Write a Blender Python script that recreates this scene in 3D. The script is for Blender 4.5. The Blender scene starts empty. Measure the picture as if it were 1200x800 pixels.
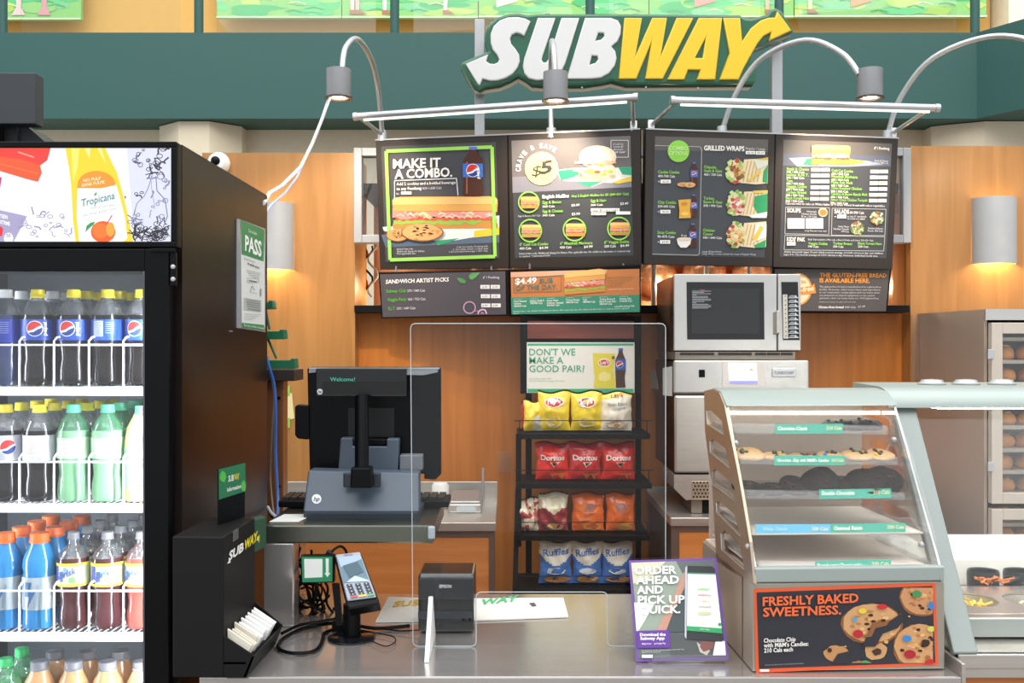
import bpy, math, random
from mathutils import Vector, Matrix, noise
random.seed(7)
PI = math.pi
S = bpy.context.scene
C = S.collection

# ------------------------------------------------------------------ camera, world, lights, exposure
CZ = 1.55
cam_d = bpy.data.cameras.new('camera'); cam = bpy.data.objects.new('camera', cam_d); C.objects.link(cam)
cam.location = (0, 0, CZ); cam.rotation_euler = (PI/2, 0, 0)
cam_d.sensor_width = 36; cam_d.lens = 36; cam_d.clip_start = 0.05; cam_d.clip_end = 100
S.camera = cam
W = bpy.data.worlds.new('daylit_atrium'); S.world = W; W.use_nodes = True
bg = W.node_tree.nodes['Background']; bg.inputs[0].default_value = (0.93, 0.96, 1.0, 1); bg.inputs[1].default_value = 0.76
S.view_settings.view_transform = 'Standard'; S.view_settings.look = 'None'
S.view_settings.gamma = 1; S.view_settings.use_curve_mapping = False
S.view_settings.exposure = 0.42
def area(name, loc, target, size, power, col=(1, 1, 1), sy=None):
    l = bpy.data.lights.new(name, 'AREA'); l.energy = power; l.color = col; l.size = size
    if sy: l.shape = 'RECTANGLE'; l.size_y = sy
    o = bpy.data.objects.new(name, l); C.objects.link(o); o.location = loc
    o.rotation_euler = (Vector(target) - Vector(loc)).to_track_quat('-Z', 'Y').to_euler()
    return o
area('skylight', (0.5, 0.0, 9.5), (0, 3.0, 1.2), 14, 1150, (1, 0.98, 0.95), 12)

# ------------------------------------------------------------------ helpers
def P(px, py, Y): return Vector(((px-600)/1200*Y, Y, CZ+(400-py)/1200*Y))
def lin(h):
    h = h.lstrip('#'); v = [int(h[i:i+2], 16)/255 for i in (0, 2, 4)]
    return [c/12.92 if c <= .04045 else ((c+.055)/1.055)**2.4 for c in v]
MATS = {}
def mat(name, col='#808080', rough=.5, metal=0, vary=.06, scale=15, bump=0, emis=0, coat=0, stretch=(1, 1, 1), rv=0, spec=.5):
    if name in MATS: return MATS[name]
    m = bpy.data.materials.new(name); m.use_nodes = True; nt = m.node_tree; N = nt.nodes; L = nt.links
    b = N['Principled BSDF']; c = lin(col)
    tc = N.new('ShaderNodeTexCoord'); mp = N.new('ShaderNodeMapping'); mp.inputs['Scale'].default_value = stretch
    L.new(tc.outputs['Object'], mp.inputs[0])
    nz = N.new('ShaderNodeTexNoise'); nz.inputs['Scale'].default_value = scale; nz.inputs['Detail'].default_value = 3
    L.new(mp.outputs[0], nz.inputs['Vector'])
    mx = N.new('ShaderNodeMix'); mx.data_type = 'RGBA'
    mx.inputs[6].default_value = [max(0, x*(1-vary)) for x in c]+[1]; mx.inputs[7].default_value = [min(1, x*(1+vary)) for x in c]+[1]
    L.new(nz.outputs[0], mx.inputs[0]); L.new(mx.outputs[2], b.inputs['Base Color'])
    b.inputs['Roughness'].default_value = rough; b.inputs['Metallic'].default_value = metal; b.inputs['Specular IOR Level'].default_value = spec
    if coat: b.inputs['Coat Weight'].default_value = coat; b.inputs['Coat Roughness'].default_value = .06
    if emis:
        b.inputs['Base Color'].default_value = (.01, .01, .01, 1)
        for l_ in list(b.inputs['Base Color'].links): L.remove(l_)
        L.new(mx.outputs[2], b.inputs['Emission Color']); b.inputs['Emission Strength'].default_value = emis
    if rv:
        mr = N.new('ShaderNodeMapRange'); mr.inputs[3].default_value = max(0, rough-rv); mr.inputs[4].default_value = rough+rv
        L.new(nz.outputs[0], mr.inputs[0]); L.new(mr.outputs[0], b.inputs['Roughness'])
    if bump:
        bp = N.new('ShaderNodeBump'); bp.inputs['Strength'].default_value = bump; bp.inputs['Distance'].default_value = .01
        L.new(nz.outputs[0], bp.inputs['Height']); L.new(bp.outputs[0], b.inputs['Normal'])
    MATS[name] = m; return m
def clear(name, tint='#f4f8f8', gloss=.06, rough=.02, body=0, bodycol='#ffffff', fr=.6):
    if name in MATS: return MATS[name]
    m = bpy.data.materials.new(name); m.use_nodes = True; nt = m.node_tree; N = nt.nodes; L = nt.links
    out = N['Material Output']; N.remove(N['Principled BSDF'])
    t = N.new('ShaderNodeBsdfTransparent'); t.inputs[0].default_value = [v**.25 for v in lin(tint)]+[1]
    g = N.new('ShaderNodeBsdfGlossy'); g.inputs['Roughness'].default_value = rough
    lw = N.new('ShaderNodeLayerWeight'); lw.inputs[0].default_value = .25
    mr = N.new('ShaderNodeMapRange'); mr.inputs[3].default_value = gloss; mr.inputs[4].default_value = min(1, gloss+fr)
    L.new(lw.outputs['Fresnel'], mr.inputs[0])
    mx = N.new('ShaderNodeMixShader'); L.new(mr.outputs[0], mx.inputs[0]); L.new(t.outputs[0], mx.inputs[1]); L.new(g.outputs[0], mx.inputs[2])
    last = mx
    if body:
        d = N.new('ShaderNodeBsdfDiffuse'); d.inputs[0].default_value = lin(bodycol)+[1]
        m2 = N.new('ShaderNodeMixShader'); nz = N.new('ShaderNodeTexNoise'); nz.inputs['Scale'].default_value = 9
        m3 = N.new('ShaderNodeMath'); m3.operation = 'MULTIPLY'; m3.inputs[1].default_value = body*2
        L.new(nz.outputs[0], m3.inputs[0]); L.new(m3.outputs[0], m2.inputs[0])
        L.new(mx.outputs[0], m2.inputs[1]); L.new(d.outputs[0], m2.inputs[2]); last = m2
    L.new(last.outputs[0], out.inputs[0]); MATS[name] = m; return m
def wood(name, a, b, horizontal=False, rough=.35):
    if name in MATS: return MATS[name]
    m = bpy.data.materials.new(name); m.use_nodes = True; nt = m.node_tree; N = nt.nodes; L = nt.links; pb = N['Principled BSDF']
    tc = N.new('ShaderNodeTexCoord'); mp = N.new('ShaderNodeMapping')
    mp.inputs['Scale'].default_value = (1.2, 8, 22) if horizontal else (14, 14, .9)
    L.new(tc.outputs['Object'], mp.inputs[0])
    nz = N.new('ShaderNodeTexNoise'); nz.inputs['Scale'].default_value = 1.6; nz.inputs['Detail'].default_value = 6; nz.inputs['Distortion'].default_value = .6
    L.new(mp.outputs[0], nz.inputs['Vector'])
    cr = N.new('ShaderNodeValToRGB'); cr.color_ramp.elements[0].position = .3; cr.color_ramp.elements[1].position = .72
    cr.color_ramp.elements[0].color = lin(a)+[1]; cr.color_ramp.elements[1].color = lin(b)+[1]
    L.new(nz.outputs[0], cr.inputs[0]); L.new(cr.outputs[0], pb.inputs['Base Color']); pb.inputs['Roughness'].default_value = rough
    MATS[name] = m; return m

WM = {}
def wm(o): return WM.get(o.name, Matrix.Identity(4)) if o else Matrix.Identity(4)
class MB:
    def __init__(s): s.v = []; s.f = []; s.m = []
    def add(s, vs, fs, mi=0):
        n = len(s.v); s.v += [Vector(v) for v in vs]; s.f += [[i+n for i in f] for f in fs]; s.m += [mi]*len(fs); return s
    def box(s, lo, hi, mi=0, M=None):
        (a, b, c), (d, e, f) = lo, hi
        vs = [(a,b,c),(d,b,c),(d,e,c),(a,e,c),(a,b,f),(d,b,f),(d,e,f),(a,e,f)]
        if M: vs = [M @ Vector(v) for v in vs]
        return s.add(vs, [(0,3,2,1),(4,5,6,7),(0,1,5,4),(1,2,6,5),(2,3,7,6),(3,0,4,7)], mi)
    def slab(s, pts, off, mi=0):
        n = len(pts); off = Vector(off)
        return s.add(list(pts)+[Vector(p)+off for p in pts], [list(range(n))[::-1], list(range(n, 2*n))]+[(i, (i+1) % n, n+(i+1) % n, n+i) for i in range(n)], mi)
    def tube(s, path, r, n=8, mi=0, closed=False):
        path = [Vector(p) for p in path]; k = len(path); vs = []; fs = []; up = None
        for i, p in enumerate(path):
            d = (path[min(i+1, k-1)]-path[max(i-1, 0)]).normalized()
            if up is None: up = d.orthogonal().normalized()
            up = (up-d*up.dot(d)).normalized(); sd = d.cross(up); rr = r[i] if isinstance(r, (list, tuple)) else r
            vs += [p+(up*math.cos(2*PI*j/n)+sd*math.sin(2*PI*j/n))*rr for j in range(n)]
        for i in range(k-1):
            for j in range(n): fs.append((i*n+j, i*n+(j+1) % n, (i+1)*n+(j+1) % n, (i+1)*n+j))
        fs += [list(range(n))[::-1], list(range((k-1)*n, k*n))]
        return s.add(vs, fs, mi)
    def lathe(s, prof, c=(0,0,0), n=24, mi=0, M=None, caps=True):
        c = Vector(c); vs = []; fs = []; k = len(prof)
        for r, z in prof: vs += [Vector((r*math.cos(2*PI*j/n), r*math.sin(2*PI*j/n), z)) for j in range(n)]
        if M: vs = [M @ v for v in vs]
        vs = [v+c for v in vs]
        for i in range(k-1):
            for j in range(n): fs.append((i*n+j, i*n+(j+1) % n, (i+1)*n+(j+1) % n, (i+1)*n+j))
        if caps: fs += [list(range(n))[::-1], list(range((k-1)*n, k*n))]
        return s.add(vs, fs, mi)
    def build(s, name, mats, parent=None, smooth=False, bevel=0, label=None):
        if not isinstance(mats, (list, tuple)): mats = [mats]
        vs = s.v; o = None
        if parent is None:
            xs = [v.x for v in vs]; ys = [v.y for v in vs]; zs = [v.z for v in vs]
            base = Vector(((min(xs)+max(xs))/2, (min(ys)+max(ys))/2, min(zs))); MM = Matrix.Translation(base)
        else: MM = wm(parent)
        inv = MM.inverted(); me = bpy.data.meshes.new(name)
        me.from_pydata([inv @ v for v in vs], [], s.f)
        for m in mats: me.materials.append(m)
        me.polygons.foreach_set('material_index', s.m)
        if smooth: me.polygons.foreach_set('use_smooth', [True]*len(me.polygons))
        me.update(); o = bpy.data.objects.new(name, me); C.objects.link(o)
        if parent: o.parent = parent
        else: o.location = base
        WM[o.name] = MM
        if smooth and smooth != 'all':
            try: me.set_sharp_from_angle(angle=math.radians(40))
            except Exception: pass
        if bevel:
            b = o.modifiers.new('bevel', 'BEVEL'); b.width = bevel; b.segments = 2; b.limit_method = 'ANGLE'; b.angle_limit = math.radians(40)
        if label: o['label'] = label
        return o
def tag(o, label, cat, group=None):
    o['label'] = label; o['category'] = cat
    if group: o['group'] = group
    return o
def struct(o): o['kind'] = 'structure'; return o
def stuff(o): o['kind'] = 'stuff'; return o
def thing(name, label, cat, loc=(0,0,0), rz=0, group=None):
    o = bpy.data.objects.new(name, None); C.objects.link(o); o.location = loc; o.rotation_euler = (0, 0, rz); o.empty_display_size = .05
    WM[o.name] = Matrix.Translation(loc) @ Matrix.Rotation(rz, 4, 'Z')
    return tag(o, label, cat, group)
def dup(src, loc, rz=0, label=None, group=None):
    def rec(o, par):
        c = o.copy(); C.objects.link(c); c.parent = par
        for ch in list(o.children): rec(ch, c)
        return c
    r = rec(src, None); r.location = loc; r.rotation_euler = (0, 0, rz)
    if label: r['label'] = label
    if group: r['group'] = group
    return r
def bx(name, lo, hi, m, parent=None, bevel=0, label=None): return MB().box(lo, hi).build(name, m, parent, False, bevel, label)

def curve_mesh(loops, ext=.01, bev=0):
    """filled 2D outline with holes, extruded: returns verts, faces (x, y, z=thickness)"""
    cu = bpy.data.curves.new('outline', 'CURVE'); cu.dimensions = '2D'; cu.fill_mode = 'BOTH'; cu.extrude = ext; cu.bevel_depth = bev; cu.bevel_resolution = 1
    if bev: cu.offset = -bev
    for lp in loops:
        sp = cu.splines.new('POLY'); sp.points.add(len(lp)-1); sp.use_cyclic_u = True
        for i, p in enumerate(lp): sp.points[i].co = (p[0], p[1], 0, 1)
    o = bpy.data.objects.new('outline', cu); me = bpy.data.meshes.new_from_object(o)
    r = [v.co.copy() for v in me.vertices], [list(p.vertices) for p in me.polygons]
    bpy.data.objects.remove(o); bpy.data.meshes.remove(me); bpy.data.curves.remove(cu)
    return r
TC = {}
def text_geo(s, bold):
    k = (s, bold)
    if k in TC: return TC[k]
    cu = bpy.data.curves.new('text', 'FONT'); cu.body = s; cu.size = 1; cu.resolution_u = 2 if len(s) < 20 else 1; cu.offset = bold*.62
    o = bpy.data.objects.new('text', cu); me = bpy.data.meshes.new_from_object(o)
    r = [v.co.copy() for v in me.vertices], [list(p.vertices) for p in me.polygons]
    bpy.data.objects.remove(o); bpy.data.meshes.remove(me); bpy.data.curves.remove(cu)
    TC[k] = r; return r
_hv = text_geo('H', 0)[0]; CAP = max(v.y for v in _hv)
def pm(col, emis=0, gloss=False):
    n = 'ink_%s%s' % (col.lstrip('#'), '_backlit' if emis else '')
    if gloss: n += '_gloss'
    return mat(n, col, .3 if gloss else .5, vary=.03, scale=60, emis=emis)
class Print:
    """flat print on a surface; f maps picture coordinates and a layer to a point"""
    def __init__(s, f, z=(0, 0, 1), emis=0): s.f = f; s.z = z; s.g = {}; s.emis = emis; s.n = 0
    def q(s, x, y): return x/s.z[2]+s.z[0], y/s.z[2]+s.z[1]
    def put(s, part, pts, faces, col, k):
        g = s.g.setdefault(part, ([], [], [], [])); n = len(g[0])
        m = pm(col, s.emis); s.n += .004; k = k+s.n
        if m not in g[3]: g[3].append(m)
        g[0].extend(s.f(x, y, k) for x, y in pts); g[1].extend([i+n for i in f] for f in faces); g[2].extend([g[3].index(m)]*len(faces))
    strip = 0; crop = None
    def poly(s, pts, col, k=1, part='printed_picture'):
        if s.crop:
            for ax, X, sg_ in ((0, s.crop[0], 1), (1, s.crop[1], 1), (0, s.crop[2], -1), (1, s.crop[3], -1)):
                o = []
                for i in range(len(pts)):
                    p, q = pts[i-1], pts[i]; ip = (p[ax]-X)*sg_ >= 0; iq = (q[ax]-X)*sg_ >= 0
                    if ip != iq: t = (X-p[ax])/(q[ax]-p[ax]); o.append((p[0]+(q[0]-p[0])*t, p[1]+(q[1]-p[1])*t))
                    if iq: o.append(q)
                pts = o
            if len(pts) < 3: return
        if s.strip:      # cut into narrow bands so that the print follows a round surface
            w = s.strip; lo = min(p[0] for p in pts); hi = max(p[0] for p in pts); a = math.floor(lo/w)
            def clip(P_, X, sg):
                o = []
                for i in range(len(P_)):
                    p, q = P_[i-1], P_[i]; ip = (p[0]-X)*sg >= 0; iq = (q[0]-X)*sg >= 0
                    if ip != iq: t = (X-p[0])/(q[0]-p[0]); o.append((X, p[1]+(q[1]-p[1])*t))
                    if iq: o.append(q)
                return o
            n0 = s.n
            while a*w < hi:
                c = clip(clip(list(pts), a*w, 1), (a+1)*w, -1); s.n = n0
                if len(c) > 2: s.put(part, [s.q(*p) for p in c], [list(range(len(c)))], col, k)
                a += 1
            return
        s.put(part, [s.q(*p) for p in pts], [list(range(len(pts)))], col, k)
    def rect(s, x0, y0, x1, y1, col, k=1, part='printed_picture'): s.poly([(x0,y0),(x1,y0),(x1,y1),(x0,y1)], col, k, part)
    def line(s, pts, w, col, k=2, part='printed_picture'):
        for (a, b), (c, d) in zip(pts, pts[1:]):
            l = math.hypot(c-a, d-b) or 1; nx, ny = -(d-b)/l*w/2, (c-a)/l*w/2
            s.poly([(a+nx,b+ny),(c+nx,d+ny),(c-nx,d-ny),(a-nx,b-ny)], col, k, part)
    def frame(s, x0, y0, x1, y1, w, col, k=2): s.line([(x0,y0),(x1,y0),(x1,y1),(x0,y1),(x0,y0)], w, col, k)
    def circ(s, cx, cy, rx, col, k=1, ry=None, jit=0, n=20, part='printed_picture'):
        ry = ry or rx
        s.poly([(cx+rx*math.cos(2*PI*i/n)*(1+random.uniform(-jit, jit)), cy+ry*math.sin(2*PI*i/n)*(1+random.uniform(-jit, jit))) for i in range(n)], col, k, part)
    def ring(s, cx, cy, r, w, col, k=2, ry=None, n=28):
        ry = ry or r
        s.line([(cx+r*math.cos(2*PI*i/n), cy+ry*math.sin(2*PI*i/n)) for i in range(n+1)], w, col, k)
    def text(s, t, x0, y0, x1, y1, h, col, bold=0, k=3, up=(0, -1), shear=0, part='lettering'):
        vs, fs = text_geo(t, bold)
        if not vs: return
        a = min(v.x for v in vs); b = max(v.x for v in vs); w = b-a
        pts = []
        for v in vs:
            u = (v.x-a)/w; t_ = v.y/CAP; u += shear*t_*h/max(1e-6, abs(x1-x0)+abs(y1-y0))
            pts.append(s.q(x0+(x1-x0)*u+up[0]*h*t_, y0+(y1-y0)*u+up[1]*h*t_))
        s.put(part, pts, fs, col, k)
    def build(s, parent):
        r = []
        for part, (v, f, mi, ms) in s.g.items():
            b = MB(); b.v = v; b.f = f; b.m = mi; r.append(b.build(part, ms, parent))
        return r
def plane_map(p0, n, eps=.0007):
    p0 = Vector(p0); n = Vector(n).normalized(); c = Vector((0, 0, CZ))
    if n.dot(c-p0) < 0: n = -n
    def f(x, y, k=0):
        d = Vector(((x-600)/1200, 1, (400-y)/1200)); t = n.dot(p0-c)/n.dot(d)
        return c+d*t+n*(k*eps)
    f.n = n; return f
def plane3(a, b, c, eps=.0007): return plane_map(a, (b-a).cross(c-a), eps)

# food drawing for the prints
def wavy(pr, x0, x1, y, amp, th, col, k, n=26, slope=0):
    top = [(x0+(x1-x0)*i/n, y+slope*i/n+random.uniform(-amp, amp)) for i in range(n+1)]
    bot = [(x0+(x1-x0)*i/n, y+slope*i/n+th+random.uniform(-amp, amp)) for i in range(n, -1, -1)]
    pr.poly(top+bot, col, k)
def sub(pr, x0, y0, x1, y1, k=3, slope=0, full=True):
    w = x1-x0; h = y1-y0; s = slope
    def loaf(a, b, col, kk):
        r = (b-a)*.45
        pr.poly([(x0,a+r),(x0+r*.4,a+r*.3),(x0+r*1.2,a),(x1-r*1.2,a+s),(x1-r*.4,a+s+r*.3),(x1,a+s+r),(x1-r*.1,b+s),(x0+r*.2,b)], col, kk)
    loaf(y0+h*.78, y1, '#c98b45', k)
    wavy(pr, x0+w*.01, x1-w*.01, y0+h*.68, h*.06, h*.17, '#93b84e', k+1, slope=s)
    wavy(pr, x0+w*.03, x1-w*.03, y0+h*.66, h*.03, h*.09, '#d9573a', k+2, slope=s)
    wavy(pr, x0, x1-w*.02, y0+h*.40, h*.05, h*.27, '#dd9085', k+3, slope=s)
    n = 40 if w > 150 else 10
    for i in range(n):
        u = random.random(); x = x0+w*(.02+.94*u); y = y0+h*random.uniform(.42, .68)+s*u
        pr.line([(x,y),(x+w*.03,y-h*.05),(x+w*.07,y+h*.02)], h*.035, random.choice(['#f3c1b5','#c9665c','#f6d6c8','#b9d37a']), k+4)
    loaf(y0, y0+h*.46, '#d9a055', k+5); loaf(y0+h*.02, y0+h*.25, '#e6b871', k+6)
def cookie(pr, cx, cy, rx, ry=None, k=3, col='#c8925a', candy=True, nchips=9):
    ry = ry or rx
    pr.circ(cx, cy+ry*.05, rx*1.03, '#8d5a2e', k, ry*1.03, .03); pr.circ(cx, cy, rx*.97, col, k+1, ry*.97, .03)
    for i in range(26):
        a = random.uniform(0, 2*PI); r = random.uniform(0, .85)
        pr.circ(cx+rx*r*math.cos(a), cy+ry*r*math.sin(a), rx*random.uniform(.05, .13), random.choice(['#d9a76c','#b57c45','#e3b97f','#a86f3c']), k+2, ry*random.uniform(.04, .1), .2, 8)
    for i in range(nchips):
        a = random.uniform(0, 2*PI); r = random.uniform(.1, .8)
        pr.circ(cx+rx*r*math.cos(a), cy+ry*r*math.sin(a), rx*.09, '#3b2218', k+3, ry*.07, .25, 7)
    if candy:
        for i, c in enumerate(candy):
            a = i*2.3+.5; pr.circ(cx+rx*.55*math.cos(a), cy+ry*.55*math.sin(a), rx*.15, c, k+4, ry*.12); 
def cola(pr, cx, y0, y1, w, k=3):
    h = y1-y0
    pr.rect(cx-w*.2, y0, cx+w*.2, y0+h*.06, '#5b6fc0', k)
    pr.poly([(cx-w*.16,y0+h*.06),(cx+w*.16,y0+h*.06),(cx+w*.22,y0+h*.12),(cx+w*.46,y0+h*.26),(cx+w*.5,y0+h*.5),(cx+w*.42,y0+h*.66),(cx+w*.5,y0+h*.85),(cx+w*.45,y1),(cx-w*.45,y1),(cx-w*.5,y0+h*.85),(cx-w*.42,y0+h*.66),(cx-w*.5,y0+h*.5),(cx-w*.46,y0+h*.26),(cx-w*.22,y0+h*.12)], '#4a2418', k)
    pr.line([(cx-w*.3,y0+h*.3),(cx-w*.3,y1-h*.05)], w*.08, '#9a5a38', k+1)
    pr.rect(cx-w*.5, y0+h*.34, cx+w*.5, y0+h*.62, '#3f6fc4', k+1)
    pepsi(pr, cx, y0+h*.48, w*.3, k+2)
def pepsi(pr, cx, cy, r, k=3, n=24):
    pr.circ(cx, cy, r*1.1, '#ffffff', k, n=n)
    up = [(cx+r*math.cos(a), cy-r*math.sin(a)) for a in [PI*(-.02)+PI*i/14*1.0 for i in range(15)]]
    pr.poly([(cx+r*math.cos(a), cy-r*math.sin(a)) for a in [math.radians(28+ (200-28)*i/14) for i in range(15)]]+[(cx-r*.2,cy+r*.15),(cx+r*.3,cy-r*.2)], '#d8322f', k+1)
    pr.poly([(cx+r*math.cos(a), cy-r*math.sin(a)) for a in [math.radians(215+ (370-215)*i/12) for i in range(13)]]+[(cx+r*.35,cy+r*.1),(cx-r*.1,cy+r*.45)], '#1f3f94', k+1)

# ------------------------------------------------------------------ materials
WOOD = wood('honey_maple_veneer', '#a06f3a', '#b5824a')
WOODC = wood('amber_maple_veneer', '#bb6e2a', '#d48439')
WOODH = wood('orange_cabinet_veneer', '#b86d36', '#cb8248', True, .3)
TEAL = mat('teal_paint', '#26544f', .55, vary=.03, scale=40)
CREAM = mat('cream_plaster', '#d8cdb4', .8)
TAN = mat('ochre_plaster', '#d9ac62', .8)
STEEL = mat('brushed_steel', '#c8c3bb', .34, .82, vary=.1, scale=8, stretch=(1, 1, 14), rv=.08)
STEELD = mat('dull_steel', '#8d867d', .42, 1, vary=.15, scale=5, rv=.08)
ALU = mat('satin_aluminium', '#c3c6c8', .35, .85)
SILV = mat('silver_paint', '#a9abad', .4, .6)
SAGE = mat('pale_sage_enamel', '#9ea9a5', .38, .25, vary=.02)
BLACK = mat('black_plastic', '#0a0b0d', .35, spec=.14)
MATT = mat('matt_black_metal', '#100f0e', .5, spec=.15)
FRAME = mat('dark_brown_frame', '#2e2722', .45)
CHAR = mat('charcoal_board', '#3d3f44', .5)
WHITE = mat('white_plastic', '#eeeeec', .4)
WIRE = mat('white_wire', '#f4f6fa', .4)
FRIDGE = mat('black_fridge_steel', '#1a1412', .3, .3, vary=.05, scale=3, rv=.03, spec=.2)
NAVY = mat('slate_blue_plastic', '#4b5866', .42)
GREEN = mat('green_plastic', '#1f6a4a', .4)
GLASS = clear('window_glass', '#f6faf9', .05)
ACR = clear('clear_acrylic', '#f2f5f5', .008, .02, fr=.35)
HAZY = clear('hazy_acrylic', '#eef0ef', .02, .04, body=.06, bodycol='#dcd8d4', fr=.3)
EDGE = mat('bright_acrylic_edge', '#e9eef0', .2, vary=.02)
COPPER = mat('copper_sheet', '#d99a72', .25, .8, vary=.3, scale=6, bump=.2)
FILLW = mat('warm_lamp_glow', '#ffe9c8', emis=14)
FILLN = mat('spot_lamp_glow', '#fff0d8', emis=10)
LED = mat('cold_led_strip', '#f2f6ff', emis=80)

# ------------------------------------------------------------------ the setting
tile = mat('grey_floor_tile', '#7d7770', .4, scale=6)
struct(bx('floor', (-5, -4, -.1), (5, 9.2, 0), tile))
struct(bx('wall_back', (-5, 6.85, 0), (5.2, 7.0, 3.0), CREAM))
struct(bx('wall_upper', (-6, 9.0, 2.4), (4.2, 9.15, 6.5), TAN))
struct(bx('wall_upper_right', (4.22, 8.7, 2.4), (7, 9.15, 6.5), mat('ivory_plaster', '#efe6d2', .8)))
# octagonal plaster columns
def column(cx, w):
    b = MB(); k = w*.62
    pts = [(cx-w, 6.86), (cx-w, 6.72), (cx-k*.55, 6.56), (cx+k*.62, 6.56), (cx+w, 6.72), (cx+w, 6.86)]
    b.slab([(x, y, 0) for x, y in pts], (0, 0, 2.96)); return b
struct(column(P(234, 150, 6.7).x, .27).build('trim_1', CREAM)); struct(column(P(1168, 150, 6.7).x, .42).build('trim_2', CREAM))
struct(bx('trim_3', (-6, 6.5, 2.965), (2.95, 6.85, 3.51), TEAL))
b = MB(); b.slab([(2.95, 6.5, 2.965), (5.2, 2.6, 2.965), (5.5, 2.8, 2.965), (3.3, 6.85, 2.965), (2.95, 6.85, 2.965)], (0, 0, .545))
struct(b.build('trim_4', TEAL))
struct(bx('balcony_floor', (-6, 6.85, 3.3), (7, 9.0, 3.42), mat('beige_balcony_floor', '#b9a787', .6)))
for i, px in enumerate((3, 233, 462.5, 691.5, 913, 1142.5)):
    x = P(px, 30, 6.68).x; b = MB(); b.lathe([(.03, 3.4), (.03, 4.4)], (x, 6.68, 0), 14)
    tag(b.build('railing_post', TEAL, smooth=True), 'teal round balcony railing post %s' % ['cut by the left edge of the picture', 'above the black drinks cooler side', 'first left of the big green sign', 'behind the middle of the big green sign', 'behind the arrow tip of the big sign', 'nearest the right corner of the balcony'][i], 'railing post', 'posts of the balcony railing')
pp = [3, 233, 462.5, 691.5, 913, 1142.5]
for i in range(5):
    a = P(pp[i]+22, 0, 6.72).x; c = P(pp[i+1]-22, 0, 6.72).x
    tag(bx('railing_glass', (a, 6.71, 3.515), (c, 6.722, 4.35), clear('railing_glass_pane', '#eaf3ec', .02, fr=.3)), 'clear glass balcony railing panel %s' % ['in front of the small left painting', 'between the second and third teal posts', 'above the white letters of the big sign', 'behind the yellow letters of the big sign', 'right of the big green sign'][i], 'glass panel', 'glass panels of the balcony railing')
# paintings on the upper wall
def painting(x0, x1, yb, label, seed, figs):
    random.seed(seed); t = thing('painting', label, 'painting', P((x0+x1)/2, yb, 8.85), 0, 'watercolour paintings on the upper wall')
    a = P(x0, yb, 8.8); c = P(x1, yb, 8.8)
    b = MB().box((a.x, 8.8, a.z), (c.x, 8.84, a.z+1.3)); b.build('canvas', mat('pale_green_canvas', '#8cc878', .7), t)
    MB().box((a.x+.2, 8.84, a.z+.2), (c.x-.2, 9.0, a.z+1.1)).build('mounting_frame', MATT, t)
    pr = Print(plane_map((0, 8.8, 0), (0, -1, 0), .0015))
    w = x1-x0
    for i in range(int(w/6)):
        x = random.uniform(x0+3, x1-12); y = random.uniform(-20, yb-4); rx = min(random.uniform(8, 30), x1-x-1, x-x0)
        if rx < 3: continue
        pr.circ(x, y, rx, random.choice(['#5cc47c','#6ccc84','#a4cc60','#b9cf70','#48b56e','#93cc7c','#7fc894']), 1+i % 3, min(random.uniform(3, 9), yb-1-y), .18, 14)
    for i in range(int(w/25)):
        x = random.uniform(x0+8, x1-30); y = random.uniform(-5, yb-5)
        pr.line([(x, y), (x+9, y-2), (x+20, y+1)], 1.2, random.choice(['#4fb47c', '#3fa56f', '#e6efb0']), 5)
    for x, c, kind in figs:
        if kind == 'legs':
            pr.poly([(x-4,-20),(x+2,-20),(x+1,yb-9),(x-3,yb-9)], c, 6); pr.poly([(x-4,yb-9),(x+2,yb-9),(x+10,yb-4),(x-4,yb-4)], '#a8755c', 7)
        if kind == 'skirt': pr.poly([(x-10,-15),(x+14,-20),(x+16,2),(x-8,9)], c, 6)
        if kind == 'vase': pr.poly([(x-5,-20),(x+6,-20),(x+3,8),(x+8,yb-5),(x-8,yb-5),(x-2,8)], c, 6)
    pr.rect(x0, yb-1.5, x1, yb, '#e9f2e6', 8)
    pr.build(t)
painting(-60, 95, 23, 'small green painting with pink vases at the far left of the upper wall', 3, [(22, '#e7c3c8', 'vase'), (52, '#d99aa5', 'vase')])
painting(254, 400, 21, 'green meadow painting above the lamp with trailing cables', 4, [(420, '#e7b8b8', 'legs')])
painting(401, 560, 21, 'green painting with shoes and a white stool, left of the big green sign', 5, [(414, '#ecd2cf', 'legs'), (452, '#f3efe6', 'legs'), (523, '#eef0dc', 'legs')])
painting(561, 760, 20.5, 'pale green painting behind the white letters of the big sign', 6, [(590, '#efe6d0', 'skirt')])
painting(761, 930, 20.5, 'green painting with a red skirt behind the yellow letters', 8, [(822, '#e39a90', 'skirt'), (900, '#e7b8a0', 'legs')])
painting(931, 1156, 20, 'wide green painting with walking legs, right of the big green sign', 9, [(950, '#e6e0b0', 'legs'), (1005, '#c9a27a', 'skirt')])

# wood wall of the stall
YW = 4.5
xl0 = P(237, 0, 4.4).x; xl1 = P(416, 0, 4.4).x; xr0 = P(1067, 0, 4.4).x
ZT = P(0, 179, 4.4).z; ZTR = P(0, 171, 4.4).z
struct(bx('wall_left', (xl0, 4.4, 0), (xl1, 4.75, ZT), WOOD)); struct(bx('wall_right', (xr0, 4.4, 0), (3.6, 4.75, ZTR), WOOD))
ZL = P(0, 359, 4.5).z
struct(bx('wall_center', (xl1, YW, 0), (xr0, 4.62, ZL-.03), WOODC))
struct(bx('trim_5', (xl1+.003, 4.36, ZL-.03), (xr0-.02, 4.62, ZL+.0), MATT))
struct(bx('baseboard_back', (xl1, YW-.02, 0), (xr0, YW, .4), MATT))
b = MB(); b.box((xl1, 5.0, ZL-.1), (xr0, 5.02, ZT-.05)).box((xl1, 4.62, ZL-.05), (xr0, 5.0, ZL-.03)); struct(b.build('wall_niche', COPPER))
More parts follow.
